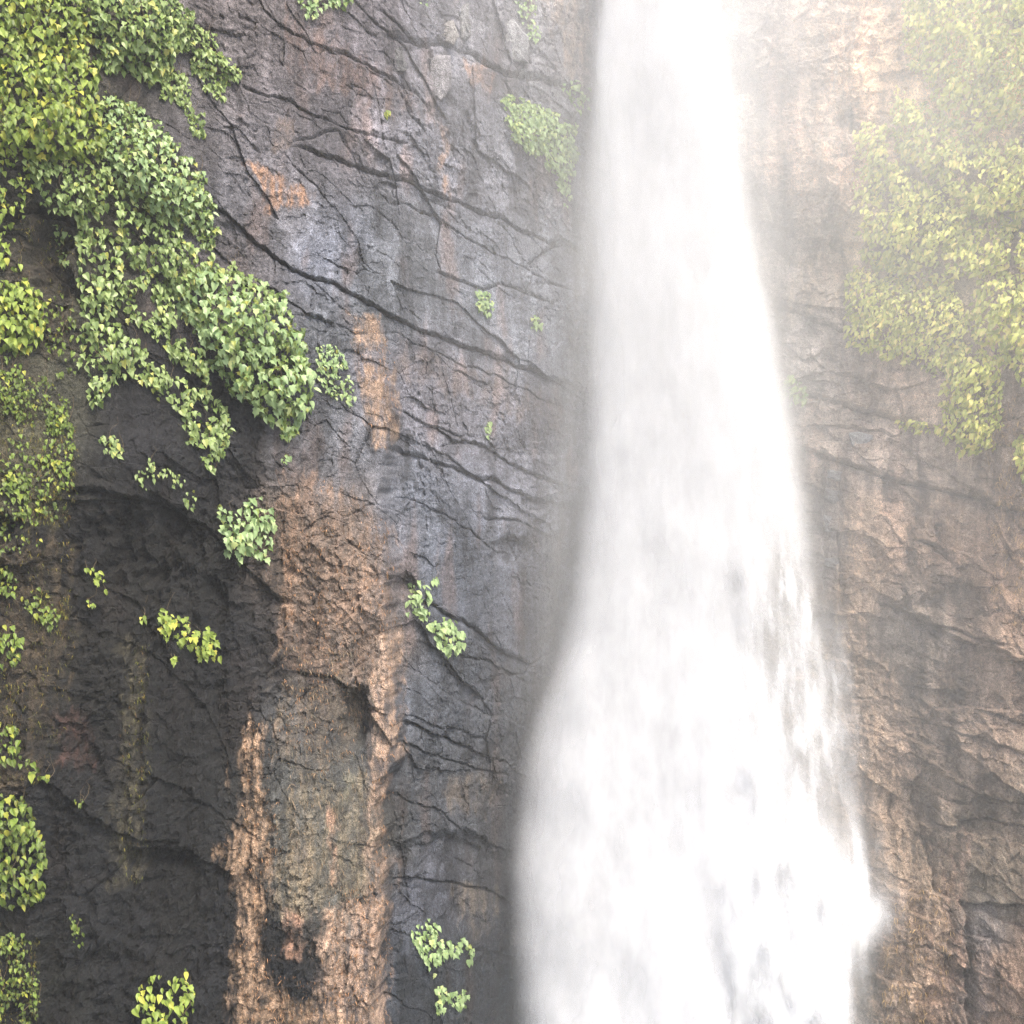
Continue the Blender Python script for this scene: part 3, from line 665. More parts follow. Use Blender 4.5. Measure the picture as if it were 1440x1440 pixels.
def curtain(face, name, label, cat, pts, leafpx, dens, thick, m, mm, kind='heart', singles=290, gap=.25, tip=(.35, -.5, -1.0), up=1.15, group=None, seed=1, lump=38, under=.8, fwd=.0):
    """a hanging mass of leaves over the rock: an outer layer along a lumpy envelope and darker layers behind it"""
    p = np.array(pts, float); area = .5 * abs(np.dot(p[:, 0], np.roll(p[:, 1], 1)) - np.dot(p[:, 1], np.roll(p[:, 0], 1)))
    n = max(6, int(area * dens / (leafpx * leafpx)))
    gf = lambda x, y: np.clip(1.15 - gap * 3.2 * sstep(.0, .35, fbm(x / (lump * .9), y / (lump * 1.3), 3, seed + 40)), .02, 1)
    q = sample_poly(pts, n, gf)
    def env(x, y):
        s_ = np.clip(poly_sd(x, y, pts), 0, None)
        return thick * (1 - np.exp(-s_ / 22.)) * (.75 + .85 * fbm((x + .35 * y) / lump, y / (lump * 1.35), 3, seed)) + fwd
    e0 = env(q[:, 0], q[:, 1]); ex = (env(q[:, 0] + 4, q[:, 1]) - e0) / 4; ey = (env(q[:, 0], q[:, 1] + 4) - e0) / 4
    B = face.at(q[:, 0], q[:, 1]); sc = B[:, 1] * K / 1440                # metres a pixel spans here
    lay = np.clip(rng.beta(4, 1.2, n), 0, 1)
    off = e0 * lay + .05 + .03 * rng.random(n)
    dirn = B / np.linalg.norm(B, axis=1, keepdims=True)
    P = B - dirn * off[:, None]
    nrm = np.stack([-ex * -1 / sc * .6, -np.ones(n), -ey * -1 / sc * -.6 + 0], -1)
    nrm = np.stack([(-ex / sc) * .55, -np.ones(n), (ey / sc) * .55 + up], -1); nrm[:, 0] += .12
    size = leafpx * sc * (.55 + .75 * rng.random(n) ** 1.3)
    R = frames(n, nrm, np.tile(np.array(tip, float), (n, 1)), .42)
    root = empty(name, tuple(P.mean(0))); tag(root, label, cat, group)
    order = np.argsort(-size * (.4 + lay)); one = order[:singles]; rest = order[singles:]
    kk = rng.random(len(one))
    for kd_, sel in ((kind, kk < .55), ('narrow' if kind != 'narrow' else 'heart', (kk >= .55) & (kk < .78)), ('lobed' if kind != 'lobed' else 'heart', kk >= .78)):
        o_ = one[sel]; put_leaves(root, leaf_mesh(kd_, m), P[o_], R[o_], size[o_])
    rp, rR, rs = P[rest], R[rest], size[rest]
    if under > 0:
        k = int(n * under); q2 = sample_poly(pts, k, gf); B2 = face.at(q2[:, 0], q2[:, 1]); d2 = B2 / np.linalg.norm(B2, axis=1, keepdims=True)
        P2 = B2 - d2 * (.03 + env(q2[:, 0], q2[:, 1]) * rng.uniform(0, .6, k))[:, None]
        rp = np.vstack([rp, P2]); rR = np.concatenate([rR, frames(k, np.tile([.1, -1, up * .5], (k, 1)), np.tile(np.array(tip, float), (k, 1)), .5)])
        rs = np.concatenate([rs, leafpx * B2[:, 1] * K / 1440 * rng.uniform(.5, 1.0, k)])
    if len(rp):
        fo = obj('foliage', merge_leaves(kind, mm, rp - np.array(root.location), rR, rs), root); fo['kind'] = 'stuff'
    # stems down the rock
    ns = max(3, n // 22); paths = []
    for i in rng.choice(n, min(ns, n), replace=False):
        pt = P[i] + np.array([0, .04, 0]); L = rng.integers(3, 7); st = [pt]
        for _ in range(L): st.append(st[-1] + np.array([rng.normal(-.02, .05), rng.uniform(0, .05), .05 + .09 * rng.random()]))
        paths.append(np.array(st) - np.array(root.location))
    obj('stems', stems_mesh(paths, .006), root)['kind'] = 'stuff'
    return root

G = 'creeper curtains on the left cliff'
CU = [
    ('dense bright creeper curtain filling the top corner, leaves edged yellow', [(-110, -150), (95, -150), (118, 20), (132, 80), (140, 130), (152, 190), (140, 232), (100, 222), (60, 226), (0, 212), (-110, 215)], 14, .60, M_LIME, M_LIMEM, 1, .08),
    ('creeper drape at the top edge with ragged lobes reaching down over bare rock', [(98, -150), (262, -150), (252, 12), (272, 32), (262, 66), (245, 92), (262, 120), (238, 112), (205, 118), (178, 100), (150, 105), (132, 78), (118, 20)], 12, .45, M_LEAF, M_LEAFM, 2, .14),
    ('pointed tongue of creeper farthest out over bare rock, just below the top edge', [(246, 12), (270, 22), (302, 58), (322, 84), (341, 108), (328, 120), (312, 112), (318, 140), (298, 128), (280, 112), (268, 74), (252, 44)], 10, .30, M_LEAF, M_LEAFM, 3, .12),
    ('thin hanging creeper tail ending in a small tuft above the rounded mound', [(218, 88), (245, 92), (262, 112), (270, 140), (290, 165), (290, 192), (276, 190), (262, 158), (240, 142), (225, 130)], 9, .25, M_LEAF, M_LEAFM, 4, .15),
    ('rounded mound of pale creeper under the patch of bare dark rock', [(136, 128), (170, 140), (205, 160), (240, 188), (262, 222), (285, 250), (302, 292), (309, 330), (294, 348), (262, 326), (232, 302), (205, 300), (172, 262), (150, 228)], 11, .60, M_PALE, M_LEAFM, 5, .08),
    ('middle creeper slope linking the corner curtain to the lower cascade', [(30, 224), (100, 222), (150, 230), (178, 264), (210, 304), (262, 330), (300, 352), (322, 384), (270, 420), (228, 398), (188, 372), (150, 330), (110, 312), (60, 285)], 12, .45, M_LEAF, M_LEAFM, 6, .28),
    ('long creeper strand hanging straight down beside the dark hollow', [(108, 300), (150, 326), (176, 352), (172, 410), (160, 450), (185, 470), (214, 500), (216, 540), (190, 528), (158, 520), (150, 572), (128, 572), (116, 500), (108, 400)], 13, .40, M_LEAF, M_LEAFM, 7, .20),
    ('large fresh green cascade bulging over the edge beside the slanting crack', [(232, 392), (276, 372), (310, 368), (352, 392), (398, 410), (418, 448), (436, 488), (443, 548), (432, 585), (404, 616), (384, 598), (352, 572), (320, 548), (296, 500), (262, 446)], 14, .70, M_PALE, M_LEAFM, 8, .04),
    ('loose creeper between the long strand and the fresh green cascade', [(170, 380), (226, 396), (262, 440), (292, 500), (300, 540), (262, 520), (238, 500), (214, 470), (178, 450)], 12, .28, M_LEAF, M_LEAFM, 9, .34),
    ('small creeper clump at the left edge beside the dark hollow', [(-110, 388), (30, 392), (62, 412), (68, 448), (52, 486), (14, 494), (-110, 500)], 13, .40, M_LIME, M_LIMEM, 10, .14),
    ('ragged creeper leaves along the left edge above the dark hollow', [(-110, 215), (28, 220), (50, 250), (34, 300), (14, 330), (24, 380), (-110, 384)], 11, .2, M_LIME, M_LIMEM, 11, .35),
    ('hanging creeper lobe below the cascade, over the wet black rock', [(262, 548), (300, 552), (326, 590), (322, 632), (300, 648), (272, 636), (258, 606)], 12, .28, M_LEAF, M_LEAFM, 12, .2),
    ('row of loose creeper leaves between strand and lobe', [(206, 505), (250, 530), (286, 552), (258, 580), (222, 560), (206, 540)], 11, .2, M_LEAF, M_LEAFM, 13, .3),
    ('mossy tangle of tiny leaves at the left edge above the slate band', [(-110, 512), (40, 520), (92, 556), (102, 606), (60, 610), (10, 580), (-110, 590)], 7, .15, M_LIME, M_LIMEM, 14, .3),
    ('bright leafy clump low on the left edge, leaves pointing down', [(-110, 1118), (34, 1116), (52, 1160), (64, 1200), (62, 1260), (20, 1275), (-110, 1280)], 12, .35, M_LIME, M_LIMEM, 15, .18),
    ('thin creeper runners over brown rock between the small edge clump and the long strand', [(62, 410), (100, 400), (112, 470), (110, 520), (84, 540), (66, 500)], 9, .15, M_LIME, M_LIMEM, 17, .36),
    ('sparse yellow-green creeper on olive rock between the bright clump and the shadowed recess', [(-110, 600), (50, 610), (104, 630), (108, 690), (70, 740), (50, 780), (-110, 770)], 8, .12, M_LIME, M_LIMEM, 18, .40),
    ('dim mossy mat in the bottom corner', [(-110, 1312), (36, 1316), (56, 1370), (54, 1470), (-110, 1540)], 7, .15, M_LIMEM, M_LIMEM, 16, .3),
]
for label, pts, lp, th, m, mm, sd_, gp in CU:
    dens = 3.1 if gp < .2 else (2.1 if gp < .35 else .75); lp = lp * .80
    if sd_ >= 14: m, mm = M_SHADED, M_SHADEDM; dens *= .55  # low left clumps take the leaf colour with shade painted in
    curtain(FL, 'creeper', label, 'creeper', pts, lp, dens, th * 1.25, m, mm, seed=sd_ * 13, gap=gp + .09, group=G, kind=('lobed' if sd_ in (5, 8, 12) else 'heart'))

TU = [  # label, name, polygon, leaf px, density, thickness, materials, leaf kind
    ('leafy plant with drooping lobed leaves beside the tan streaks', 'plant', [(310, 712), (334, 715), (352, 696), (378, 708), (394, 724), (388, 760), (372, 784), (345, 780), (334, 798), (318, 782), (308, 750)], 12, 2.0, .35, M_PALE, M_LEAFM, 'lobed'),
    ('yellow-green plant alone on the black rock, right of the mossy stripe', 'plant', [(216, 866), (236, 848), (244, 866), (276, 872), (298, 888), (310, 918), (292, 930), (266, 912), (236, 905), (222, 890)], 10, 1.7, .25, M_LIME, M_LIMEM, 'lobed'),
    ('sprawling plant at the bottom edge with separate drooping leaves', 'plant', [(186, 1402), (214, 1372), (240, 1380), (262, 1358), (274, 1385), (268, 1440), (262, 1500), (198, 1500)], 12, 1.2, .22, M_LIME, M_LIMEM, 'narrow'),
    ('little plant tucked under the long strand', 'plant', [(138, 612), (155, 610), (176, 628), (168, 646), (150, 640)], 9, 2.0, .12, M_LEAF, M_LEAFM, 'heart'),
    ('trailing sprig running down to a small leaf cluster', 'plant', [(188, 640), (215, 652), (250, 668), (276, 690), (270, 716), (256, 706), (252, 684), (220, 668), (204, 692), (192, 670)], 8, 1.0, .10, M_LEAF, M_LEAFM, 'narrow'),
    ('tiny yellow sprig in the shadowed recess', 'plant', [(126, 798), (138, 794), (148, 812), (156, 836), (150, 842), (136, 822)], 8, 1.2, .08, M_LIME, M_LIMEM, 'narrow'),
    ('bright clump at the left edge below the mossy tangle', 'plant', [(2, 668), (20, 656), (40, 672), (44, 700), (28, 708), (6, 694)], 10, 1.7, .15, M_LIME, M_LIMEM, 'heart'),
    ('small yellow cluster hanging under the bright clump', 'plant', [(40, 700), (56, 700), (54, 735), (34, 742), (22, 720)], 7, 1.2, .1, M_LIME, M_LIMEM, 'narrow'),
    ('yellow-green tuft at the left edge, level with the shadowed recess', 'plant', [(-20, 788), (16, 796), (28, 820), (18, 838), (-20, 834)], 9, 1.6, .15, M_LIME, M_LIMEM, 'heart'),
    ('sparse leaves scattered over olive rock near the left edge', 'plant', [(26, 836), (50, 826), (78, 850), (88, 876), (70, 884), (46, 868)], 8, 1.0, .08, M_LIME, M_LIMEM, 'heart'),
    ('drooping leaves at the left edge above the ochre spot', 'plant', [(-20, 870), (14, 876), (30, 896), (26, 926), (6, 940), (-20, 930)], 10, 1.5, .12, M_LIME, M_LIMEM, 'narrow'),
    ('arching sprig below the ochre spot at the left edge', 'plant', [(-20, 1004), (12, 1010), (28, 1028), (30, 1060), (52, 1080), (40, 1092), (18, 1072), (-20, 1070)], 11, 1.2, .15, M_LIME, M_LIMEM, 'heart'),
    ('pair of small leaves on wet black rock near the lower clump', 'plant', [(96, 1290), (110, 1285), (120, 1320), (112, 1330), (100, 1310)], 7, 1.0, .05, M_LIME, M_LIMEM, 'narrow'),
    ('upper green plant in the dark notch right of the tan column', 'plant', [(572, 824), (588, 818), (602, 828), (606, 852), (600, 874), (584, 866), (570, 862)], 11, 2.0, .22, M_PALE, M_PALEM, 'lobed'),
    ('rounded tufted plant just below and right of the notch plant', 'plant', [(600, 880), (620, 868), (644, 876), (653, 896), (650, 918), (632, 922), (618, 910)], 10, 2.4, .25, M_PALE, M_PALEM, 'lobed'),
    ('pale grey-green sprawling plant low on the grey face', 'plant', [(568, 1314), (588, 1305), (598, 1290), (614, 1296), (616, 1315), (640, 1332), (652, 1318), (668, 1335), (664, 1354), (640, 1342), (622, 1348), (612, 1370), (598, 1352), (588, 1334)], 9, 1.9, .25, M_PALE, M_PALEM, 'lobed'),
    ('lowest pale plant on the grey face, near the bottom edge', 'plant', [(612, 1388), (622, 1384), (632, 1396), (650, 1390), (662, 1404), (650, 1418), (632, 1410), (620, 1430), (612, 1426)], 8, 1.8, .18, M_PALE, M_PALEM, 'lobed'),
    ('small pale plant under a ledge in the middle of the grey face', 'plant', [(663, 410), (676, 404), (692, 420), (697, 440), (686, 446), (672, 430)], 8, 2.6, .18, M_PALE, M_PALEM, 'heart'),
    ('smallest round plant, right of the pale ledge plant', 'plant', [(743, 448), (752, 440), (765, 452), (760, 462), (748, 460)], 7, 2.6, .12, M_PALE, M_PALEM, 'heart'),
    ('two tiny leaves on bare grey rock between the slanting cracks', 'plant', [(682, 592), (690, 592), (691, 606), (688, 618), (683, 608)], 7, 2.0, .05, M_PALE, M_PALEM, 'heart'),
    ('seedling with one yellow leaf high on the grey rock', 'plant', [(541, 156), (548, 154), (549, 166), (543, 166)], 9, 1.5, .05, M_LIME, M_LIMEM, 'heart'),
    ('hazy plant beside the falls, above the green cushion', 'plant', [(782, 124), (800, 112), (826, 122), (830, 160), (815, 158), (800, 134)], 9, 1.9, .25, M_PALE, M_PALEM, 'heart'),
    ('soft fern clump touching the right flank of the green cascade', 'plant', [(446, 490), (462, 482), (486, 500), (499, 540), (497, 574), (482, 566), (462, 548), (446, 540)], 8, 1.8, .28, M_PALE, M_LEAFM, 'narrow'),
    ('plant hanging from the top edge over grey rock', 'plant', [(412, -30), (500, -30), (496, 8), (482, 12), (464, 2), (440, 28), (425, 20)], 9, 1.7, .2, M_PALE, M_LEAFM, 'lobed'),
    ('thin vertical tuft hanging near the top edge, left of the falls', 'plant', [(720, -20), (748, -14), (756, 30), (764, 56), (750, 60), (734, 36)], 7, 1.1, .12, M_PALE, M_PALEM, 'heart'),
    ('green sprig peeping over the rock just above the cascade', 'plant', [(315, 372), (328, 366), (342, 380), (336, 392), (322, 386)], 8, 1.8, .1, M_LEAF, M_LEAFM, 'heart'),
    ('tuft at the top edge between the two grey slabs', 'plant', [(584, -20), (606, -20), (602, 8), (590, 6)], 8, 1.6, .1, M_PALE, M_PALEM, 'heart'),
]
TU += [
    ('scatter of small leaves on the mossy rock right of the mossy tangle', 'plant', [(60, 560), (98, 566), (106, 602), (96, 640), (74, 620)], 8, 1.0, .1, M_LIME, M_LIMEM, 'heart'),
    ('yellow-green sprigs on olive rock, right of the bright clump', 'plant', [(60, 636), (84, 628), (96, 655), (104, 690), (84, 690), (66, 668)], 8, .9, .1, M_LIME, M_LIMEM, 'narrow'),
    ('thin leaves trailing down the brown rock under the small edge clump', 'plant', [(4, 500), (30, 496), (36, 540), (22, 570), (6, 560)], 9, 1.0, .1, M_LIME, M_LIMEM, 'heart'),
    ('short leafy run down the brown hollow beside the long strand', 'plant', [(78, 318), (100, 322), (98, 350), (92, 380), (80, 356)], 9, .9, .1, M_LEAF, M_LEAFM, 'heart'),
    ('loose leaves on black rock under the hanging lobe', 'plant', [(286, 650), (300, 648), (304, 662), (294, 668)], 9, 1.2, .06, M_LEAF, M_LEAFM, 'heart'),
    ('tiny leaves at the tip of the shadowed recess, under the yellow sprig', 'plant', [(122, 842), (134, 846), (134, 854), (122, 852)], 8, 1.0, .05, M_LIME, M_LIMEM, 'heart'),
    ('upright yellow sprig left of the lone plant on black rock', 'plant', [(196, 868), (204, 864), (206, 878), (198, 880)], 8, 1.3, .06, M_LIME, M_LIMEM, 'heart'),
    ('few leaves below the lone plant on the black rock', 'plant', [(238, 920), (250, 922), (248, 932), (240, 930)], 9, 1.2, .05, M_LIME, M_LIMEM, 'heart'),
    ('thin line of leaves at the left edge above the low bright clump', 'plant', [(50, 1080), (66, 1086), (80, 1098), (70, 1104), (54, 1096)], 9, 1.0, .06, M_LIME, M_LIMEM, 'heart'),
    ('yellow leaf pair right of the low bright clump, on a dark ledge', 'plant', [(104, 1122), (120, 1124), (118, 1132), (106, 1130)], 8, 1.0, .05, M_LIME, M_LIMEM, 'narrow'),
    ('small leaf cluster on bare rock beside the upper tan streak', 'plant', [(400, 636), (412, 640), (408, 656), (398, 650)], 7, 1.6, .06, M_PALE, M_LEAFM, 'heart'),
    ('single pair of leaves above the upper plant of the dark notch', 'plant', [(608, 808), (618, 812), (614, 820), (606, 818)], 8, 1.2, .05, M_PALE, M_PALEM, 'heart'),
    ('tiny tuft near the right end of the long slanting crack under the moss cushion', 'plant', [(792, 262), (806, 268), (800, 292), (790, 280)], 7, 1.6, .08, M_PALE, M_PALEM, 'heart'),
]
for label, nm, pts, lp, dn, th, m, mm, kd in TU:
    if pts[0][0] < 120 and pts[0][1] > 480: m, mm = M_SHADED, M_SHADEDM  # same shade-darkened leaf colour for plants low on the left
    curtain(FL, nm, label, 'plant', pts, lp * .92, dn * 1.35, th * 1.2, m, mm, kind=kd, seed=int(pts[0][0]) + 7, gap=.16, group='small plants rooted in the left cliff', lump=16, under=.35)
curtain(FL, 'moss_cushion', 'plump pale green cushion of moss and tiny leaves under a ledge beside the falls', 'moss',
        [(706, 140), (722, 134), (752, 146), (782, 160), (808, 178), (813, 215), (808, 245), (800, 275), (788, 262), (772, 228), (752, 208), (738, 212), (724, 196), (716, 168)], 7, 5.5, .6, M_PALE, M_PALEM, kind='heart', seed=97, gap=.0, lump=14, under=.6)

RB = [  # the bushes of the far cliff
    ('yellow-green bush mass in the top right corner', [(1290, -120), (1560, -120), (1560, 150), (1440, 170), (1380, 190), (1330, 170), (1300, 110), (1262, 60)], 8, .9, .25),
    ('sunlit olive bush below the corner mass', [(1262, 120), (1330, 170), (1390, 195), (1560, 165), (1560, 300), (1430, 320), (1360, 300), (1320, 260), (1270, 220), (1250, 170)], 8, .8, .3),
    ('greyer bush halfway down the far cliff, under the sunlit olive bush', [(1255, 225), (1320, 262), (1362, 304), (1440, 322), (1560, 310), (1560, 400), (1420, 380), (1340, 400), (1260, 390), (1210, 360), (1236, 300)], 8, .7, .3),
    ('hazy broad bush above the bare ledge, nearest the falls', [(1200, 370), (1260, 395), (1340, 402), (1372, 440), (1350, 500), (1320, 530), (1290, 510), (1240, 502), (1196, 486), (1190, 430)], 7, .7, .16),
    ('bush at the right edge with bright tips hanging down', [(1372, 400), (1430, 382), (1560, 410), (1560, 530), (1440, 540), (1410, 500), (1370, 480)], 9, .8, .12),
    ('drooping tail of foliage hanging below the bushes, pointing down', [(1322, 500), (1372, 485), (1408, 505), (1412, 560), (1408, 600), (1392, 636), (1368, 640), (1344, 622), (1316, 604), (1330, 560)], 8, .6, .08),
    ('faint round bush half lost in the spray beside the falls', [(1098, 540), (1116, 528), (1134, 540), (1138, 560), (1118, 572), (1100, 562)], 7, .3, .1),
    ('small bright tuft at the right edge under the slanting crack', [(1428, 620), (1470, 600), (1480, 680), (1440, 680), (1432, 655)], 9, .25, .2),
    ('low moss strip lying along the ledge under the drooping tail', [(1262, 590), (1305, 594), (1310, 606), (1290, 610), (1266, 602)], 6, .12, .1),
    ('thin olive bushes straggling beside the pale rock band', [(1205, 180), (1250, 170), (1250, 240), (1236, 300), (1212, 340), (1200, 260)], 7, .3, .3),
]
for i, (label, pts, lp, th, gp) in enumerate(RB):
    m = M_OLIVEM if i in (0, 1, 9) else (M_PALEM if i == 6 else M_OLIVEM)
    curtain(FR, 'bush', label, 'bush', pts, lp * 1.12, 3.6, th * 1.7, m, m, kind='narrow', singles=0, seed=600 + i * 11, gap=gp, group='bushes on the far cliff', lump=34, up=.9, under=.8, tip=(-.5, -.6, -.7))

# ------------------------------------------------------------------ slabs and blocks standing out of the faces
def slab(face, pts, out, thick, tone, label=None):
    """an angular stone wedged in the face: traced front, bevelled rim, set into the rock behind"""
    p = np.array(pts, float); n = len(p)
    # finer, slightly broken outline
    q = []
    for i in range(n):
        a_, b_ = p[i], p[(i + 1) % n]
        for k in range(3): q.append(a_ + (b_ - a_) * k / 3 + (rng.normal(size=2) * 1.0 if k else 0))
    q = np.array(q); m_ = len(q); c = q.mean(0)
    yb = np.median(face.at(q[:, 0], q[:, 1])[:, 1])
    rings = [(1.0, thick), (1.0, -out * .6), (.90, -out), (.55, -out * 1.12)]
    V = []
    for sc, dy in rings:
        for pt in q:
            z_ = c + (pt - c) * sc; y = yb + dy + .02 * rng.normal() - (.03 * (z_[0] - c[0]) / 20)
            V.append(((z_[0] / 1440 - .5) * K * y, y, (.5 - z_[1] / 1440) * K * y))
    y = yb - out * 1.15; V.append(((c[0] / 1440 - .5) * K * y, y, (.5 - c[1] / 1440) * K * y))
    F = []
    for r in range(len(rings) - 1):
        for i in range(m_):
            j = (i + 1) % m_; F += [(r * m_ + i, r * m_ + j, (r + 1) * m_ + j), (r * m_ + i, (r + 1) * m_ + j, (r + 1) * m_ + i)]
    r = len(rings) - 1
    for i in range(m_): F.append((r * m_ + i, r * m_ + (i + 1) % m_, len(V) - 1))
    V = np.array(V); rgba = np.tile(np.append(lin(tone) * .25 + lin(tone).mean() * .5, 1), (len(V), 1))
    o = obj('rock_slab', mesh_np('rock_slab', V, np.array(F), M_ROCK, {'tint': ('FLOAT_COLOR', rgba), 'wet': ('FLOAT', np.full(len(V), .3))}, smooth=False), cl if face is FL else cr_)
    if label: o['label'] = label
for pts, out, tone in [
    ([(604, 80), (634, 78), (634, 125), (620, 142), (606, 134)], .16, (124, 118, 126)),
    ([(618, 34), (638, 28), (646, 52), (638, 64), (616, 52)], .16, (142, 132, 124)),
    ([(644, 6), (660, 4), (662, 50), (648, 56)], .12, (118, 118, 120)),
    ([(702, 32), (722, 26), (744, 52), (744, 90), (706, 82)], .14, (124, 124, 130)),
    ([(1164, 660), (1186, 664), (1184, 676), (1162, 672)], .10, (96, 98, 106)),
    ([(1160, 686), (1180, 690), (1178, 710), (1160, 706)], .12, (88, 90, 98)),
    ([(1158, 724), (1176, 728), (1178, 748), (1160, 748)], .12, (92, 94, 102)),
    ([(1160, 786), (1180, 784), (1180, 800), (1162, 798)], .1, (86, 88, 94)),
    ([(1194, 608), (1228, 612), (1230, 632), (1198, 628)], .08, (118, 122, 130)),
    ([(552, 70), (566, 66), (572, 98), (556, 102)], .08, (96, 96, 100)),
]:
    slab(FL if pts[0][0] < 900 else FR, pts, out, .25, tone)

# ------------------------------------------------------------------ dry fibres and moss on the streaks
def fibres(face, name, label, cat, polys, n, lenpx, colours, parent=None, droop=1.0):
    P = []
    tot = sum(max(1, k) for _, k in polys)
    for pts, k in polys: P.append(sample_poly(pts, int(n * k / tot), lambda x, y: np.clip(.35 + 1.8 * fbm(x / 22, y / 30, 3, 801), .02, 1)))
    q = np.vstack(P); n = len(q)
    B = face.at(q[:, 0], q[:, 1]); sc = B[:, 1] * K / 1440
    d = np.stack([rng.normal(0, .5, n), -rng.uniform(.3, 1.0, n), rng.normal(-.8 * droop, .5, n)], -1); d /= np.linalg.norm(d, axis=1, keepdims=True)
    L = (lenpx * sc * rng.uniform(.4, 1.5, n))[:, None]
    side = np.cross(d, rng.normal(size=(n, 3))); side /= np.linalg.norm(side, axis=1, keepdims=True); wdt = L * .11
    b0 = B + np.array([0, .01, 0]); midp = b0 + d * L * .55 + np.array([0, 0, .0]); tipp = b0 + d * L + np.array([0, 0, -.25]) * L
    V = np.stack([b0 - side * wdt * .5, b0 + side * wdt * .5, midp + side * wdt * .5, midp - side * wdt * .5, tipp], 1).reshape(-1, 3)
    k = np.arange(n)[:, None] * 5
    F = np.concatenate([k + [0, 1, 2], k + [0, 2, 3], k + [3, 2, 4]])
    cs = lin(np.array(colours))[rng.integers(0, len(colours), n)] * rng.uniform(.6, 1.25, (n, 1))
    rgba = np.repeat(np.concatenate([np.clip(cs, 0, 1), np.ones((n, 1))], 1), 5, 0)
    o = obj(name, mesh_np(name, V, F, M_FIBRE, {'tint': ('FLOAT_COLOR', rgba)}, smooth=False)); tag(o, label, cat, kind='stuff')
    return o
TANP = [(PATCHES[1][0], 5), (PATCHES[6][0], 3), (PATCHES[0][0], .7), (PATCHES[3][0], 1), (PATCHES[10][0], 1.2)]
fibres(FL, 'dry_moss', 'dry tan and brown moss fibres matted over the tan streaks', 'moss', TANP, 9000, 4.5, [(168, 124, 88), (140, 104, 72), (104, 82, 58), (190, 146, 108), (88, 74, 54)])
fibres(FL, 'rootlets', 'fine grey-brown rootlets matted between the tan streaks', 'roots', [([(400, 1080), (520, 1080), (520, 1250), (400, 1260)], 2), ([(400, 900), (540, 930), (520, 1090), (380, 1080)], 1)], 2500, 7, [(96, 90, 76), (80, 76, 66), (130, 112, 90)])
fibres(FL, 'moss', 'olive and yellow moss over the dark rock along the left edge', 'moss',
       [(PATCHES[28][0], 3), (PATCHES[25][0], 2), ([(-60, 1310), (52, 1320), (56, 1460), (-60, 1460)], 2), ([(60, 600), (110, 600), (105, 700), (50, 740)], 1), (PATCHES[24][0], .8), ([(60, 830), (110, 840), (95, 900), (40, 880)], .5), ([(30, 300), (110, 310), (100, 480), (20, 500)], 1), (PATCHES[26][0], .4)],
       13000, 5, [(110, 112, 40), (84, 88, 34), (130, 120, 44), (70, 70, 34), (100, 78, 40)])
fibres(FR, 'dry_grass', 'dry tan grass fibres on the far cliff ledges', 'grass', [([(1380, 540), (1450, 540), (1450, 900), (1400, 860)], 2), ([(1250, 1260), (1340, 1240), (1340, 1440), (1240, 1440)], 1), ([(1240, -20), (1450, -20), (1450, 200), (1280, 200)], 1.5)], 5000, 6, [(160, 130, 90), (130, 104, 74), (180, 150, 104)])

# ------------------------------------------------------------------ air and spray
def box_mesh(name, lo, hi, m):
    V = np.array([(x, y, z) for x in (lo[0], hi[0]) for y in (lo[1], hi[1]) for z in (lo[2], hi[2])], float)
    F = np.array([(0, 1, 3, 2), (4, 6, 7, 5), (0, 4, 5, 1), (2, 3, 7, 6), (0, 2, 6, 4), (1, 5, 7, 3)])
    return mesh_np(name, V, F, m, smooth=False)
mh = mat('haze_air'); t = NT(mh); pvn = t.n('ShaderNodeVolumePrincipled'); pvn.inputs['Color'].default_value = (1, .995, .98, 1)
pvn.inputs['Density'].default_value = .0010; pvn.inputs['Anisotropy'].default_value = .2
o = t.n('ShaderNodeOutputMaterial'); t.l(pvn.outputs[0], o.inputs[1])
hz = obj('haze', box_mesh('haze', (-80, -75, -19), (80, 80, 22.5), mh)); tag(hz, 'thin damp haze filling the air between the viewer and the cliffs', 'haze', kind='stuff')

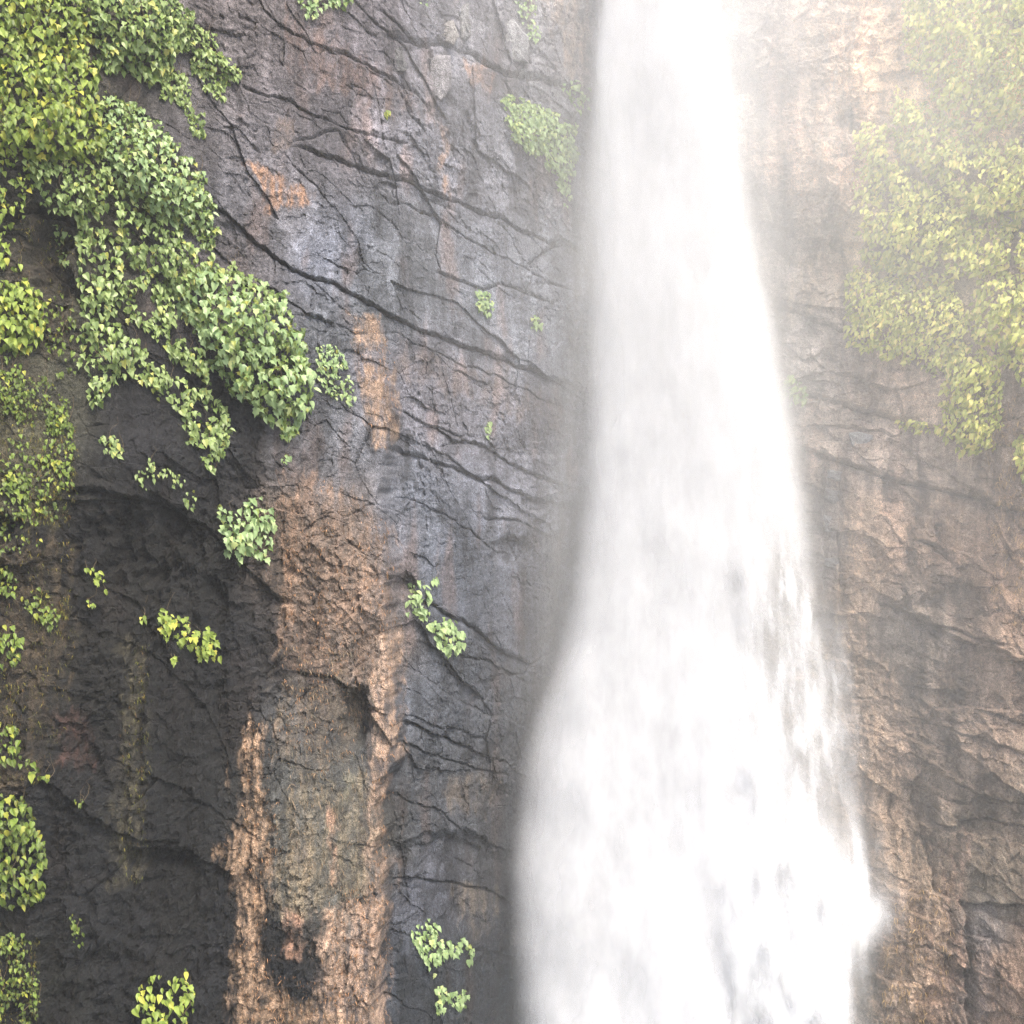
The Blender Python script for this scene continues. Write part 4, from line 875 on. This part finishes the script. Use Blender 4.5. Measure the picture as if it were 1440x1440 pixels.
ms = mat('spray_air'); t = NT(ms); tc = t.n('ShaderNodeTexCoord'); sx = t.n('ShaderNodeSeparateXYZ'); t.l(tc.outputs['Object'], sx.inputs[0])
X, Y, Z = sx.outputs
xc = t.mr(Z, -12, 13, 4.0, 3.7); hw = t.mr(Z, -12, 13, 4.1, 1.3)
dx = t.math('SUBTRACT', X, xc); ad = t.math('ABSOLUTE', dx)
side = t.math('GREATER_THAN', dx, 0)
out = t.math('MAXIMUM', t.math('SUBTRACT', ad, hw), 0)
rl = t.mr(Z, -12, 12, .9, .2); rr_ = t.mr(Z, -12, 12, .4, .5)
rng_w = t.math('ADD', t.math('MULTIPLY', t.math('SUBTRACT', 1, side), rl), t.math('MULTIPLY', side, rr_))
fall = t.math('MULTIPLY', t.math('POWER', 2.718, t.math('MULTIPLY', t.math('DIVIDE', out, rng_w), -1.0)), .06)
q = t.math('ADD', t.math('MULTIPLY', X, .7), t.math('MULTIPLY', Z, .95))
fall = t.math('MULTIPLY', fall, t.math('MULTIPLY', t.mr(Y, 29.5, 33.5, 0, 1.2, True), t.mr(side, 0, 1, .75, 1)))
amb = t.math('MAXIMUM', t.math('ADD', .0150, t.math('MULTIPLY', q, .0024)), .001)
nz = t.noise(tc.outputs['Object'], .28, 3, .55)
dn = t.math('MULTIPLY', t.math('ADD', fall, amb), t.mr(nz, .3, .7, .65, 1.35))
dn = t.math('MULTIPLY', dn, t.mr(Y, 27.5, 33, 0, 1, True))
dn = t.math('MULTIPLY', dn, t.mr(X, -8.5, -2.5, 0, 1, True))
pvn = t.n('ShaderNodeVolumePrincipled'); pvn.inputs['Color'].default_value = (.998, .996, .99, 1); pvn.inputs['Anisotropy'].default_value = .1
t.l(dn, pvn.inputs['Density'])
o = t.n('ShaderNodeOutputMaterial'); t.l(pvn.outputs[0], o.inputs[1])
sp = obj('spray', box_mesh('spray', (-9, 27.2, -17), (15, 40, 18), ms)); tag(sp, 'soft white spray drifting off both sides of the falls', 'spray', kind='stuff')
